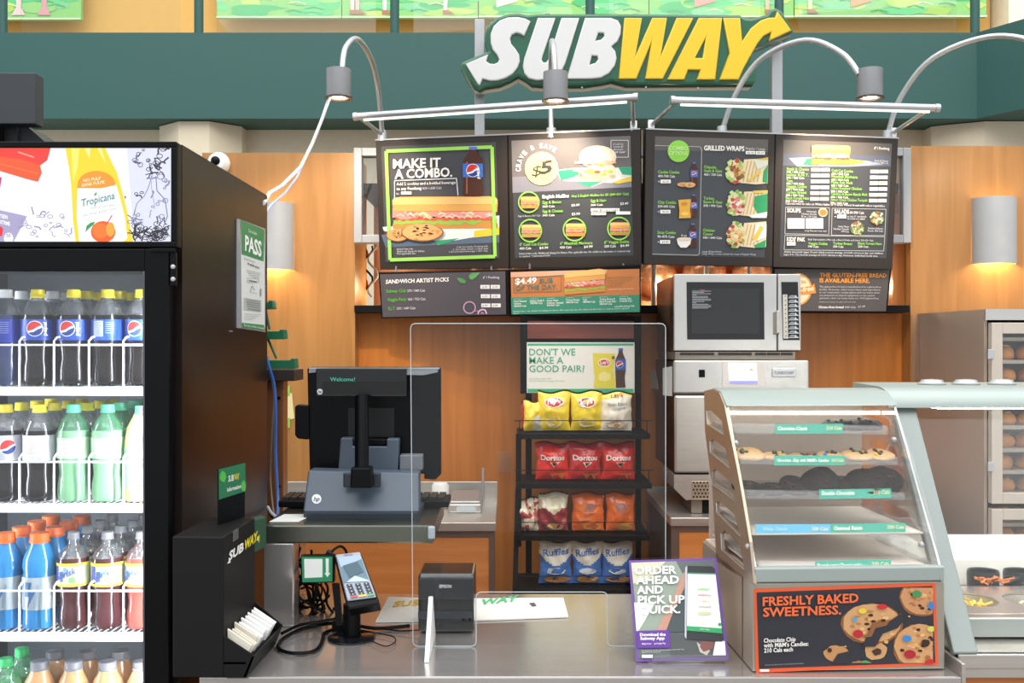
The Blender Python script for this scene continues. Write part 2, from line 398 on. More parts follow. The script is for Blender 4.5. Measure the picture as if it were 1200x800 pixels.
struct(bx('niche_side', (xr0-.05, 4.47, ZL), (xr0, 4.99, ZT-.25), WOODC)); struct(bx('niche_ceiling', (xl1, 4.47, 2.21), (xr0, 5.0, 2.24), MATT))
# aluminium window frame behind the menus
fx0 = xl1; fx1 = P(1066, 0, 4.38).x; fz0 = P(0, 285, 4.38).z; fz1 = P(0, 174, 4.38).z
b = MB(); w = .035
b.box((fx0, 4.36, fz0), (fx0+w, 4.42, fz1)).box((fx1-w, 4.36, fz0), (fx1, 4.42, fz1)).box((fx0+w, 4.36, fz0), (fx1-w, 4.42, fz0+w)).box((fx0+w, 4.36, fz1-w), (fx1-w, 4.42, fz1))
fr = struct(b.build('window_1', mat('grey_window_frame', '#9c9fa2', .5, .2), bevel=.003))
for px in (445, 700, 1040):
    x = P(px, 0, 4.38).x; MB().box((x, 4.37, fz0+w), (x+.02, 4.41, fz1-w)).build('mullion', ALU, fr)
MB().box((fx0+w, 4.385, fz0+w), (fx1-w, 4.391, fz1-w)).build('pane', GLASS, fr)
# niche contents: cables and steel pipes, round reflectors
for i, (px, r) in enumerate(((424, .008), (598, .014), (766, .012), (828, .012), (878, .01), (1043, .012))):
    x = P(px, 0, 4.7).x; b = MB(); b.tube([(x, 4.7, ZL), (x, 4.7, 2.2)], r, 8)
    tag(b.build('steel_pipe', ALU, smooth=True), 'thin vertical steel pipe in the niche, %s' % ['at its left end', 'between the two lower left menu strips', 'just left of the microwave', 'above the microwave door', 'above the microwave latch', 'at its right end'][i], 'pipe', 'pipes in the niche')
for i, px in enumerate((576, 640, 704, 768, 826, 884)):
    c = P(px, 322, 4.86); b = MB(); M = Matrix.Rotation(PI/2, 4, 'X')
    b.lathe([(.001, .045), (.04, .042), (.08, .025), (.098, 0), (.104, -.008)], c, 24, M=M)
    tag(b.build('copper_bowl', COPPER, smooth=True), 'round copper dish on the niche wall, %s' % ('first from the left, behind the menu strips', 'second from the left, behind the orange strip', 'third from the left, behind the orange strip', 'left one of the three above the microwave', 'middle one of the three above the microwave', 'right one of the three above the microwave')[i], 'reflector', 'copper dishes in the niche')
random.seed(12)
for i in range(3):
    b = MB(); pts = []; x0 = 425+i*6
    for j in range(14): pts.append(P(x0+6*math.sin(j*.8+i), 288+j*4.6, 4.75-.01*i))
    b.tube(pts, .005, 6); tag(b.build('niche_cable', [mat('salmon_cable', '#c9674a', .5), BLACK, mat('grey_cable', '#8b8781', .5)][i], smooth=True), ['salmon', 'black', 'grey'][i]+' cable curling in the niche at the left end of the menus', 'cable')
for i, px in enumerate((470, 620, 780, 880, 1010)):
    l = bpy.data.lights.new('niche_fill_light', 'POINT'); l.energy = 2.2; l.color = (1, .78, .5); l.shadow_soft_size = .03  # warm fill lights without bulbs, added to brighten the niche
    o = bpy.data.objects.new('niche_fill_light', l); C.objects.link(o); o.location = P(px, 335, 4.72)

# wall sconces
def sconce(px0, px1, y0, y1, label):
    cx = (px0+px1)/2; r = (px1-px0)/2/1200*4.33; c = P(cx, 0, 4.398); z0 = P(0, y1, 4.33).z; z1 = P(0, y0, 4.33).z
    t = thing('wall_sconce', label, 'wall lamp', (c.x, 4.395, z0), 0, 'half-round wall sconces')
    b = MB(); n = 20; vs = []; fs = []
    for rr in (r, r-.004):
        for z in (z0, z1):
            vs += [(c.x-rr*math.cos(PI*j/n), 4.397-rr*.85*math.sin(PI*j/n), z) for j in range(n+1)]
    k = n+1
    for j in range(n):
        fs += [(j, j+1, k+j+1, k+j), (2*k+j+1, 2*k+j, 3*k+j, 3*k+j+1), (j+1, j, 2*k+j, 2*k+j+1), (k+j, k+j+1, 3*k+j+1, 3*k+j)]
    b.add(vs, fs); b.build('shade', mat('pale_grey_shade', '#a4a8ab', .5, .1), t, smooth=True)
    MB().lathe([(.018, z0+.06), (.03, z0+.09), (.03, z0+.15), (.015, z0+.17)], (c.x, 4.35, 0), 16).build('bulb', FILLW, t, smooth=True)
    MB().box((c.x-.02, 4.36, z0+.17), (c.x+.02, 4.397, z0+.2)).build('socket', MATT, t)
    l = bpy.data.lights.new('sconce_light', 'POINT'); l.energy = 2.6; l.color = (1, .74, .42); l.shadow_soft_size = .03
    o = bpy.data.objects.new('sconce_light', l); C.objects.link(o); o.location = (c.x, 4.335, z0+.045)
    l = bpy.data.lights.new('sconce_light', 'POINT'); l.energy = .5; l.color = (1, .74, .42); l.shadow_soft_size = .03
    o = bpy.data.objects.new('sconce_light', l); C.objects.link(o); o.location = (c.x, 4.335, z1-.05)
sconce(293, 345, 236, 315, 'pale half-round wall sconce glowing downward beside the black cooler')
sconce(1138, 1190, 230, 308, 'pale half-round wall sconce glowing downward at the right of the menus')

# security camera
t = thing('security_camera', 'round white dome security camera above the black cooler', 'security camera', P(258, 192, 4.39))
c = P(258, 192, 4.4); M = Matrix.Rotation(PI/2, 4, 'X')
MB().lathe([(.044, 0), (.046, .02), (.042, .04), (.03, .055), (.001, .06)], c, 28, M=M).build('housing', WHITE, t, smooth=True)
MB().lathe([(.02, .05), (.019, .062), (.012, .068), (.001, .07)], P(257, 191, 4.4), 20, M=M).build('lens', BLACK, t, smooth=True)

# ------------------------------------------------------------------ the big green sign
def zz1(p): return (535+p[0]/6, 5+p[1]/6)
def zz2(p): return (735+p[0]/6, 5+p[1]/6)
YS = 4.15
def w2(p, Y=YS): v = P(p[0], p[1], Y); return (v.x, v.z)
sg = thing('shop_sign', 'large green shop sign with raised white and yellow letters and arrows', 'sign', P(735, 110, YS))
def raised(name, loops, Yf, th, m, bev, parent):
    v, f = curve_mesh([[w2(p, YS) for p in lp] for lp in loops], th/2, bev)
    b = MB(); b.add([(a.x, Yf+th/2-a.z, a.y) for a in v], f); return b.build(name, m, parent, smooth=True)
o1 = [(25,430),(50,405),(215,335),(203,300),(195,230),(220,150),(280,95),(370,68),(440,65),(500,78),(560,70),(1190,70)]
o2 = [(300,72),(790,78),(830,100),(870,103),(975,75),(1000,42),(1045,28),(1085,52),(1165,180),(1162,205),(1140,215),(900,310),(868,345),(868,395),(905,450),(905,545),(885,568),(0,572)]
o1b = [(1190,570),(1090,545),(1030,560),(900,578),(640,578),(530,572),(490,545),(435,515),(380,545),(300,575),(200,590),(160,612),(120,595),(60,500)]
outer = [zz1(p) for p in o1]+[zz2(p) for p in o2]+[zz1(p) for p in o1b]
raised('sign_body', [outer], YS, .09, mat('sign_green_enamel', '#17593f', .22, coat=.4), .012, sg)
inner_w = mat('sign_letter_white', '#cfcfce', .3, vary=.02); inner_y = mat('sign_letter_yellow', '#dcbb22', .3, vary=.02)
Sx = [(65,430),(225,362),(210,410),(235,428),(265,430),(290,420),(300,398),(285,365),(255,330),(240,280),(240,220),(262,165),(305,125),(360,105),(430,102),(480,112),(520,132),(475,235),(450,220),(420,212),(390,225),(377,252),(385,290),(415,325),(440,365),(445,410),(430,455),(395,500),(345,530),(290,546),(235,548),(185,535),(165,580),(148,568)]
Ux = [(570,108),(695,108),(605,370),(598,400),(610,420),(630,418),(645,395),(735,108),(862,108),(765,420),(745,465),(700,510),(640,540),(560,545),(505,530),(475,495),(465,445),(475,390)]
Bx = [(900,108),(1080,108),(1130,125),(1152,165),(1150,220),(1130,270),(1085,308),(1112,340),(1122,390),(1110,440),(1070,495),(1010,528),(940,535),(770,535)]
Bh1 = [(995,212),(1030,214),(1035,235),(1012,260),(972,268)]; Bh2 = [(950,372),(985,374),(993,395),(975,422),(932,435)]
Wx = [(-25,108),(100,108),(55,368),(170,108),(275,108),(232,368),(340,108),(460,108),(245,535),(120,535),(163,285),(60,535),(-65,535)]
Ax = [(495,108),(660,108),(612,540),(482,540),(505,472),(422,472),(395,540),(275,540)]; Ah = [(543,250),(522,388),(470,388)]
Yx = [(665,108),(785,108),(800,270),(860,180),(930,125),(980,108),(1030,105),(1045,60),(1145,195),(988,268),(1000,210),(950,235),(905,290),(860,370),(810,460),(775,540),(640,540),(712,350)]
yf = YS-.022
for nm, lps, m, zf in (('letter', [Sx], inner_w, zz1), ('letter', [Ux], inner_w, zz1), ('letter', [Bx, Bh1, Bh2], inner_w, zz1), ('letter', [Wx], inner_y, zz2), ('letter', [Ax, Ah], inner_y, zz2), ('letter', [Yx], inner_y, zz2)):
    raised(nm, [[zf(p) for p in lp] for lp in lps], yf, .024, m, .005, sg)
raised('registered_mark', [[zz2((820+14*math.cos(a*PI/6), 512+16*math.sin(a*PI/6))) for a in range(12)]], yf+.014, .006, inner_y, .001, sg)
for px, y in ((540+103, 15.5), (640, 15.5), (801, 17.5), (597, 95), (682, 102.5), (757, 102), (818, 103), (576, 27)):
    MB().lathe([(.004, -.002), (.003, .003)], P(px, y, YS-.001), 8, M=Matrix.Rotation(PI/2, 4, 'X')).build('screw', ALU, sg)
for px0, px1, l in ((556.5, 568, 'left'), (902.5, 915, 'right')):
    a = P(px0, 25, 4.3); c = P(px1, 25, 4.3)
    tag(bx('sign_post', (a.x, 4.27, 1.9), (c.x, 4.31, a.z), SILV, bevel=.002), 'square silver post carrying the %s end of the big green sign' % l, 'post', 'posts of the big sign')

# ------------------------------------------------------------------ menu boards
LG = '#8fd14f'; WH = '#f4f1ea'
def board(name, label, quad, Ys, cat='menu board', group=None, th=.05, m=FRAME):
    """quad TL TR BR BL in photo points with the depths of TL, TR and BL; returns thing and surface map"""
    a = P(*quad[0], Ys[0]); b_ = P(*quad[1], Ys[1]); d = P(*quad[3], Ys[2])
    f = plane3(a, b_, d); c = f(*quad[2]); t = thing(name, label, cat, (a+b_+c+d)/4 - Vector((0, 0, (a-d).length/2)), 0, group)
    MB().slab([a, b_, c, d], -f.n*th).build('frame', m, t, bevel=.003)
    return t, f
def poster(pr, quad, col, k=1): pr.poly([(x, y) for x, y in quad], col, k, 'poster')
t1, f1 = board('menu_board', 'left double menu board with combo poster and five dollar poster', [(440,163),(750,150),(752,313),(445,316)], (4.25, 4.0, 4.35), group='overhead menu boards')
MB().slab([f1(440,163), f1(750,150), f1(750,151.6), f1(440,164.6)], f1.n*.004).build('top_trim', ALU, t1)
MB().slab([f1(594.5,157), f1(596,157), f1(598,314.5), f1(596.5,314.5)], f1.n*.002).build('joint', MATT, t1)
# left poster: MAKE IT A COMBO
z = (430, 140, 4.447); pr = Print(f1, z)
poster(pr, [(75,140),(672,117),(690,722),(98,742)], '#47474c')
pr.poly([(75,600),(690,575),(690,640),(98,665)], '#5a6a80', 2)
pr.poly([(82,560),(690,500),(690,590),(400,640),(370,655),(355,630),(90,580)], '#d9e3df', 3)
pr.poly([(355,632),(480,618),(430,640),(372,656)], '#2f9a6c', 4); pr.poly([(560,580),(690,560),(690,600),(560,615)], '#e5c33d', 4)
random.seed(2); sub(pr, 135, 402, 684, 568, 5, slope=-3)
cookie(pr, 165, 600, 60, 32, 14, '#d19c60', False, 7); cookie(pr, 292, 585, 108, 45, 18, '#d8a468', False, 14)
pr.line([(104,165),(655,143),(670,712),(124,730),(104,165)], 18, '#9ad45a', 12)
cola(pr, 556, 142, 398, 105, 14)
pr.text('pepsi', 592, 308, 586, 252, 16, '#ffffff', .02, 20, up=(-1, -.1))
pr.text('MAKE IT', 140, 254, 388, 246, 46, WH, .045, 13); pr.text('A COMBO.', 148, 308, 448, 296, 46, WH, .045, 13)
pr.line([(148,420),(148,318),(470,306),(478,395)], 4, WH, 13)
pr.text('Add 2 cookies and a bottled beverage', 158, 343, 465, 334, 15, WH, .02, 13); pr.text('to any Footlong', 158, 368, 288, 364, 15, WH, .03, 13); pr.text('820-1,620 Cals', 294, 364, 392, 361, 12, '#cfcfcf', 0, 13)
pr.text('for', 158, 391, 172, 391, 10, WH, 0, 13); pr.rect(182, 375, 236, 390, WH, 13)
for i, (a_, b_) in enumerate((('Limited time only.', 245), ('Additional charge for Extras.', 305), ('Plus applicable tax.', 258))): pr.text(a_, 160, 678+i*12, b_, 676+i*12, 9, '#cfcfcf', .01, 13)
for i, (a_, b_) in enumerate((('Cold Cut Combo Footlong with', 470), ('2 chocolate chunk cookies and', 452), ('a 20oz bottled beverage 1,360 Cals', 430))): pr.text(a_, b_, 668+i*12, 632, 662+i*12, 9, '#cfcfcf', 0, 13)
pr.build(t1)
# right poster: CRAVE & SAVE
pr = Print(f1, (590, 140, 4.447))
poster(pr, [(42,110),(662,85),(677,708),(60,722)], '#3f4347')
pr.poly([(42,110),(662,85),(668,352),(48,382)], '#6e6a6a', 2); pr.poly([(47,300),(667,262),(668,352),(48,382)], '#80818b', 3)
pr.poly([(275,262),(400,250),(520,255),(590,250),(668,246),(668,320),(600,332),(520,328),(480,345),(455,352),(420,325),(300,318)], '#dfe6df', 4)
pr.poly([(285,268),(380,255),(400,290),(300,318)], '#2fa275', 5); pr.poly([(380,325),(520,320),(450,352)], '#2fa275', 5); pr.poly([(600,250),(668,246),(668,290),(620,285)], '#35a87c', 5); pr.poly([(560,328),(668,295),(668,322),(600,334)], '#e6c64a', 5)
pr.circ(492, 195, 98, '#f2ddb8', 6, 60); pr.circ(492, 182, 92, '#f8ebcf', 7, 45)
for i in range(18):
    pr.circ(380+i*11, random.uniform(215, 300), 17, random.choice(['#e2a58e','#f3d3bd','#c96f5b','#a8c05a','#8fb24a','#f5efdf','#d9553a']), 8, 9, .2, 9)
pr.circ(480, 298, 90, '#cfd58b', 7, 18, .1); wavy(pr, 372, 588, 216, 5, 15, '#e7b19a', 9); pr.circ(545, 270, 42, '#f1d7b0', 7, 40)
pr.circ(200, 255, 87, '#ecdc8f', 9)
pr.text('$', 148, 296, 195, 290, 52, '#3b3b36', .0, 12, shear=.2); pr.text('5', 192, 284, 255, 274, 62, '#3b3b36', .05, 12, shear=.1)
pr.text('deal', 196, 310, 236, 306, 10, '#8a8455', 0, 12); pr.text('Pick up', 175, 222, 222, 219, 11, '#b5ad6d', 0, 12)
ch = 'CRAVE & SAVE'
for i, c_ in enumerate(ch):
    if c_ == ' ': continue
    a_ = math.radians(188-i*11.6); R = 106; x = 200+R*math.cos(a_)*1.02; y = 255-R*math.sin(a_)
    tx, ty = math.sin(a_), math.cos(a_); pr.text(c_, x, y, x+tx*19, y+ty*19, 24, WH, .05, 12, up=(math.cos(a_), -math.sin(a_)))
pr.frame(562, 108, 652, 196, 3, '#e8e4dc', 12)
for i, s_ in enumerate(('6" Cold Cut', 'Combo $5', 'shown', '560 Cals*')): pr.text(s_, 574, 133+i*14, 625 if i < 3 else 640, 131+i*14, 9, WH, .03 if i == 3 else 0, 12)
def sandwich_ring(x, y, r):
    pr.ring(x, y, r, 7, LG, 10); sub(pr, x-r*.78, y-r*.55, x+r*.95, y+r*.6, 11)
sandwich_ring(134, 430, 53); pr.text('Egg & Bacon 360 Cals', 80, 506, 195, 503, 8, '#d8d8d8', 0, 12)
pr.text('English Muffins', 205, 410, 343, 405, 17, WH, .045, 12); pr.text('Any 2 English Muffins for $5 (680-820 Cals)', 356, 404, 655, 392, 12, LG, .025, 12)
for x, y, a_, b_, c_, xp in ((206, 438, 'Egg & Bacon', '360 Cals', '$3.49', 356), (206, 484, 'Egg & Cheese', '340 Cals', '$2.99', 358), (457, 430, 'Egg & Ham', '360 Cals', '$3.49', 610)):
    w_ = 8.8*len(a_); pr.text(a_, x, y, x+w_, y-3, 14, LG, .03, 12); pr.text(b_, x, y+20, x+62, y+18, 11, WH, .01, 12); pr.text(c_, xp, y+14, xp+42, y+12, 12, WH, .01, 12)
pr.rect(457, 462, 606, 478, WH, 12); pr.rect(459, 482, 536, 497, WH, 12); pr.rect(588, 478, 663, 494, WH, 12)
pr.text('Egg & Sausage', 462, 476, 600, 474, 11, '#444444', 0, 14); pr.text('420 Cals', 465, 495, 530, 493, 10, '#444444', 0, 14)
for x, xs, a_, b_, c_, xe in ((142, 86, '6" Cold Cut Combo', '400 Cals', '$4.99', 235), (372, 296, '6" Meatball Marinara', '430 Cals', '$4.99', 466), (603, 527, '6" Veggie Delite', '200 Cals', '$4.49', 656)):
    sandwich_ring(x, 578-(x-142)*.025, 58); yb = 657-(x-142)*.025
    pr.text(a_, xs, yb, xe, yb-4, 14, LG, .03, 12); pr.text(b_, xs, yb+20, xs+60, yb+18, 12, WH, .01, 12); pr.text(c_, xe-45, yb+17, xe, yb+15, 12, WH, .01, 12)
pr.text('Limited time only. Additional charge for Extras. Plus applicable tax. No additional discounts or coupons may', 85, 702, 662, 688, 10, '#dcdcdc', 0, 12)
pr.text('be applied. *Customized build', 86, 716, 244, 711, 9, '#dcdcdc', 0, 12)
pr.build(t1)
# right double board
t2, f2 = board('menu_board', 'right double menu board with wraps poster and sub price list', [(757,150),(1053,161),(1046,316),(755,310)], (4.0, 4.13, 4.08), group='overhead menu boards')
MB().slab([f2(757,150), f2(1053,161), f2(1053,162.5), f2(757,151.6)], f2.n*.004).build('top_trim', ALU, t2)
MB().slab([f2(908,156), f2(909.2,156), f2(906.2,312.8), f2(905,312.8)], f2.n*.002).build('joint', MATT, t2)
pr = Print(f2, (750, 140, 4.444))
poster(pr, [(78,87),(667,105),(648,718),(62,708)], '#43474c')
pr.poly([(78,87),(667,105),(665,170),(76,160)], '#5c5855', 2)
pr.line([(76,135),(312,142),(320,155),(308,700),(295,706),(64,700)], 4, '#a8a8a2', 4)
pr.circ(199, 165, 57, '#8bcf4a', 6); pr.text('COMBO', 148, 158, 248, 161, 20, '#c6ea9a', .03, 8); pr.text('OPTIONS', 148, 184, 246, 186, 20, '#c6ea9a', .03, 8)
for y, a_, b_, c_ in ((280, 'Cookie Combo', '400-730 Cals', '$2.20'), (437, 'Chip Combo', '330-600 Cals', '$2.20'), (594, 'Soup Combo', '90-470 Cals', '$3.40')):
    x = 92-(y-280)*.01; pr.text(a_, x, y, x+(112 if y == 280 else 96), y+2, 15, LG, .03, 8); pr.text(b_, x, y+20, x+88, y+22, 12, WH, .01, 8)
    pr.text('+', x, y+47, x+9, y+47, 9, WH, .03, 8); pr.rect(x+13, y+33, x+66, y+52, WH, 8); pr.text(c_, x+24, y+47, x+56, y+47, 9, '#55555a', 0, 9)
cola(pr, 280, 222, 348, 38, 8); cola(pr, 278, 390, 508, 36, 8); cola(pr, 273, 540, 665, 40, 8)
cookie(pr, 222, 338, 32, 12, 10, '#d8a468', False, 4); cookie(pr, 255, 340, 30, 14, 15, '#e0b077', False, 5)
pr.poly([(196,418),(262,414),(258,470),(262,512),(200,514),(202,470)], '#dfa93a', 12); pr.circ(228, 438, 16, '#c9872c', 13, 9); pr.circ(230, 490, 20, '#eec46a', 13, 10)
pr.poly([(188,622),(265,618),(258,648),(240,666),(208,666),(194,648)], '#f0ece4', 12); pr.circ(227, 621, 38, '#e3d3b6', 14, 9); pr.text('8 oz.', 212, 608, 242, 608, 10, WH, 0, 12)
pr.text('GRILLED WRAPS', 331, 160, 541, 164, 24, WH, .045, 8); pr.text('Regular / Large', 548, 156, 648, 160, 12, '#d8d4cc', 0, 8); pr.rect(548, 164, 597, 181, WH, 8); pr.rect(600, 165, 648, 183, WH, 8); pr.text('$6.49', 556, 177, 590, 177, 8, '#666666', 0, 9); pr.text('$9.49', 608, 178, 642, 178, 8, '#666666', 0, 9)
for y, ls in ((262, ('Chipotle', 'Steak & Guac', '450 / 730 Cals')), (424, ('Turkey,', 'Bacon & Guac', '590 / 990 Cals')), (590, ('Chicken', 'Caesar', '540 / 640 Cals'))):
    for j, s_ in enumerate(ls): pr.text(s_, 331-(y-262)*.015, y-8+j*19, 331+(7.9 if j < 2 else 6.6)*len(s_), y-6+j*19, 14 if j < 2 else 12, LG if j < 2 else WH, .03 if j < 2 else .01, 8)
def wrap(y, meat, sleeve, xr):
    pr.poly([(540,y-62),(600,y-65),(xr,y-70),(xr-2,y+62),(600,y+68),(520,y+60)], '#ecd9b0', 6)
    for i in range(5): pr.line([(560+i*18, y-55), (535+i*18, y+55)], 5, '#c9a873', 7)
    pr.circ(500, y, 48, '#ead9ae', 7, 62)
    for i in range(26):
        a_ = random.uniform(0, 6.28); r = random.uniform(.75, 1.05); pr.circ(496+44*r*math.cos(a_), y+62*r*math.sin(a_), 12, random.choice(['#9cc063', '#c6dc92', '#86ad4c', '#b8423a']), 8, 10, .25, 8)
    for i in range(24):
        a_ = random.uniform(0, 6.28); r = random.uniform(0, .72); pr.circ(503+44*r*math.cos(a_), y+58*r*math.sin(a_), 12, random.choice(meat), 9, 10, .25, 8)
    pr.poly(sleeve, '#2f9c63', 8)
wrap(270, ['#9a5f2c', '#b97a3c', '#caa15a', '#7c4a22', '#d9b978'], [(640,270),(663,235),(661,330),(635,325)], 665)
pr.poly([(590,212),(664,198),(663,232),(610,262)], '#dfe2cf', 9); pr.poly([(600,208),(664,196),(664,210)], '#e3b938', 10); pr.line([(560,320),(625,270)], 12, '#e9c653', 10)
wrap(438, ['#b84a3c', '#e9cfc0', '#d98d7c', '#f0e2d8', '#cf6353'], [(595,400),(661,385),(659,480),(610,490),(588,450)], 662)
pr.poly([(560,500),(658,480),(656,512),(580,512)], '#e6eae4', 9); pr.poly([(585,370),(662,368),(661,380),(590,385)], '#e3c048', 10)
wrap(600, ['#d9a45c', '#e9c687', '#c98a44', '#f1ddb0', '#e3b36c'], [(590,655),(652,625),(650,666),(600,668)], 656)
pr.poly([(600,545),(656,545),(654,610),(585,640)], '#eef0ec', 9); pr.line([(592,628),(632,556)], 22, '#e9c04a', 10)
pr.text('Large Wraps shown.', 322, 691, 424, 691, 9, '#d8d8d8', 0, 8); pr.text('Large Wrap contains double the meat of Regular Wrap', 322, 702, 600, 706, 9, '#d8d8d8', 0, 8)
pr.build(t2)
pr = Print(f2, (900, 140, 4.444))
poster(pr, [(80,105),(645,125),(615,722),(60,715)], '#43464b')
pr.poly([(80,105),(645,125),(641,200),(78,175)], '#5f5b58', 2); pr.poly([(78,175),(641,190),(638,245),(76,240)], '#5a6070', 3)
pr.poly([(105,200),(230,196),(520,215),(600,235),(420,246),(150,245)], '#8f9cb0', 4); pr.poly([(200,205),(280,200),(260,240),(180,235)], '#2f8f66', 5); pr.poly([(420,205),(520,220),(430,238)], '#d9b944', 5)
sub(pr, 222, 132, 425, 232, 6, slope=3); pr.circ(300, 185, 22, '#f6ecd8', 18, 10); pr.circ(370, 190, 26, '#f2e6cf', 18, 11); 
pr.text('6" / Footlong', 550, 155, 628, 158, 13, WH, .03, 8); pr.text('Steak & Cheese', 552, 219, 622, 221, 9, '#cfcfcf', 0, 8); pr.text('6 inch 380 Cals', 552, 230, 622, 232, 9, '#cfcfcf', 0, 8)
L_ = ['Steak & Cheese', 'Italian B.M.T.', 'Tuna', 'Veggie Delite', 'Turkey Breast', 'Black Forest Ham']; R_ = ['Cold Cut Combo', 'Meatball Marinara', 'Pizza Sub Melt', 'Oven Roasted Chicken', 'Chicken & Bacon Ranch Melt', 'Sweet Onion Chicken Teriyaki']
for i in range(6):
    y = 264+i*30.2
    pr.text(L_[i], 94-i, y, 94-i+min(122, 8.3*len(L_[i])), y+2, 14, LG, .03, 8); pr.text(('340 / 680 Cals', '390 / 780 Cals', '480 / 960 Cals', '200 / 400 Cals', '280 / 560 Cals', '260 / 520 Cals')[i], 93-i, y+14, 186-i, y+16, 11, WH, .01, 8)
    pr.text(R_[i], 328-i, y+8, 328-i+min(190, 8.0*len(R_[i])), y+13, 14, LG, .03, 8); pr.text(('400 / 800 Cals', '430 / 860 Cals', '450 / 900 Cals', '290 / 580 Cals', '450 / 900 Cals', '330 / 660 Cals')[i], 327-i, y+24, 418-i, y+26, 11, WH, .01, 8)
    for x in (222-i, 272-i): pr.rect(x, y-11, x+46, y+7, WH, 8); pr.text(('6.99', '10.49')[x > 250], x+10, y+3, x+37, y+4, 9, '#777777', 0, 9)
    for x in (530-i*1.5, 577-i*1.5): pr.rect(x, y-2, x+44, y+16, WH, 8); pr.text(('4.99', '7.99')[x > 550], x+9, y+12, x+36, y+13, 9, '#777777', 0, 9)
pr.text('Calories refer to subs on White Italian or 9-Grain Wheat bread with select vegetables.', 88, 442, 607, 455, 11, '#e6e6e6', .01, 8)
for q_ in ([(90,456),(318,460),(314,600),(86,594)], [(332,462),(612,467),(606,604),(328,602)], [(86,602),(606,610),(600,684),(82,678)]): pr.line(q_+[q_[0]], 3, '#b5b5b0', 5)
pr.text('SOUPS', 97, 482, 168, 484, 20, WH, .045, 8); pr.circ(283, 483, 24, '#e6c79c', 8); pr.circ(283, 483, 19, '#cf7d3c', 9, 17, .15)
for i, s_ in enumerate(('Homestyle', 'Chicken Noodle', '8 oz. 110 Cals')): pr.text(s_, 250-7*len(s_)*.8, 482+i*13, 250, 484+i*13, 9, '#dddddd', 0, 8)
for x in (98, 194): pr.rect(x, 514, x+90, 568, WH, 8); pr.text('8 oz.', x+8, 530, x+32, 530, 9, '#888888', 0, 9); pr.text('110-350 Cals', x+8, 543, x+75, 543, 8, '#888888', 0, 9); pr.text('$3.99', x+8, 560, x+38, 560, 9, '#666666', 0, 9)
pr.text('Soup flavours may vary.', 188, 582, 304, 584, 9, '#dddddd', 0, 8)
pr.text('SALADS', 342, 488, 419, 490, 20, WH, .045, 8); pr.text('60-390 Cals', 422, 490, 496, 492, 13, WH, .01, 8); pr.text('+', 342, 510, 352, 510, 9, WH, .04, 8); pr.rect(357, 494, 404, 514, WH, 8); pr.text('$2.00', 364, 509, 398, 509, 9, '#666666', 0, 9)
pr.text('to any 6" sandwich', 409, 508, 508, 510, 10, '#dddddd', 0, 8); pr.text('to make it a salad', 409, 520, 500, 522, 10, '#dddddd', 0, 8)
for x, y, r in ((563, 512, 36), (460, 565, 36)):
    pr.circ(x, y, r, '#5e6b4a', 8)
    for i in range(60): a_ = random.uniform(0, 6.28); q_ = random.uniform(0, .95)**.6; pr.circ(x+r*q_*math.cos(a_), y+r*q_*math.sin(a_), 6, random.choice(['#9fb56a', '#e8dcc0', '#c95b3c', '#6f8f47', '#e9b45c', '#dfe6c4', '#7a4a62']), 9, 5, .3, 7)
for i, s_ in enumerate(('Sweet Onion', 'Chicken Teriyaki', '270 Cals')): pr.text(s_, 418-6*len(s_)*.85, 560+i*13, 418, 562+i*13, 9, '#dddddd', 0, 8)
for i, s_ in enumerate(('Chicken & Bacon', 'Ranch 390 Cals')): pr.text(s_, 516, 570+i*13, 594, 572+i*13, 9, '#dddddd', 0, 8)
pr.text("KIDS' PAK", 95, 632, 190, 634, 20, WH, .045, 8); pr.rect(95, 637, 140, 655, WH, 8); pr.text('$5.99', 101, 650, 134, 650, 9, '#666666', 0, 9)
pr.text("Kids' Pak includes a Mini sub, a Bunch Fruits and water 200-330 Cals", 206, 628, 545, 634, 9, '#dddddd', 0, 8)
for x, s_, c_ in ((206, 'Veggie Delite', '190 Cals'), (335, 'Turkey Breast', '230 Cals'), (465, 'Black Forest Ham', '220 Cals')): pr.text(s_, x, 650, x+7.7*len(s_), 653, 13, LG, .03, 8); pr.text(c_, x, 665, x+54, 667, 10, WH, .01, 8)
pr.text('Adults and youth (ages 13 and older) need an average of 2,000 calories a day, and children', 80, 692, 594, 700, 9, '#e0e0e0', .01, 8)
pr.text('(ages 4 to 12) need an average of 1,500 calories a day. However, individual needs vary.', 79, 706, 568, 714, 9, '#e0e0e0', .01, 8)
pr.build(t2)
# lower strips
t3, f3 = board('menu_strip', 'dark menu strip headed sandwich artist picks below the left menu', [(443,319),(596,316),(597,370),(447,373)], (4.34, 4.2, 4.36), th=.03, m=MATT)
pr = Print(f3, (430, 300, 7.06)); poster(pr, [(108,150),(1145,125),(1152,482),(132,505)], '#504b50')
pr.text('SANDWICH ARTIST PICKS', 157, 228, 680, 208, 32, WH, .04, 4)
for y, a_, w_, b_, xe in ((302, 'Subway Club', 325, '270 / 540 Cals', 482), (372, 'Veggie Patty', 330, '360 / 720 Cals', 486), (447, 'B.L.T.', 238, '320 / 640 Cals', 402)): x0 = 162 + (y-302)*.12; pr.text(a_, x0, y, w_, y-4, 26, '#5fae3c', .03, 4); pr.text(b_, w_+10, y-5, xe, y-9, 20, '#d5d3d5', .01, 4)
pr.text('6" / Footlong', 962, 186, 1096, 184, 20, '#d8d6d8', .01, 4)
for y in (254, 331, 407):
    for x in (940, 1025): pr.rect(x+(y-254)*.05, y-16, x+76+(y-254)*.05, y+16, '#e9e6e2', 4); pr.text('6.99', x+18, y+9, x+58, y+9, 16, '#77736f', 0, 5)
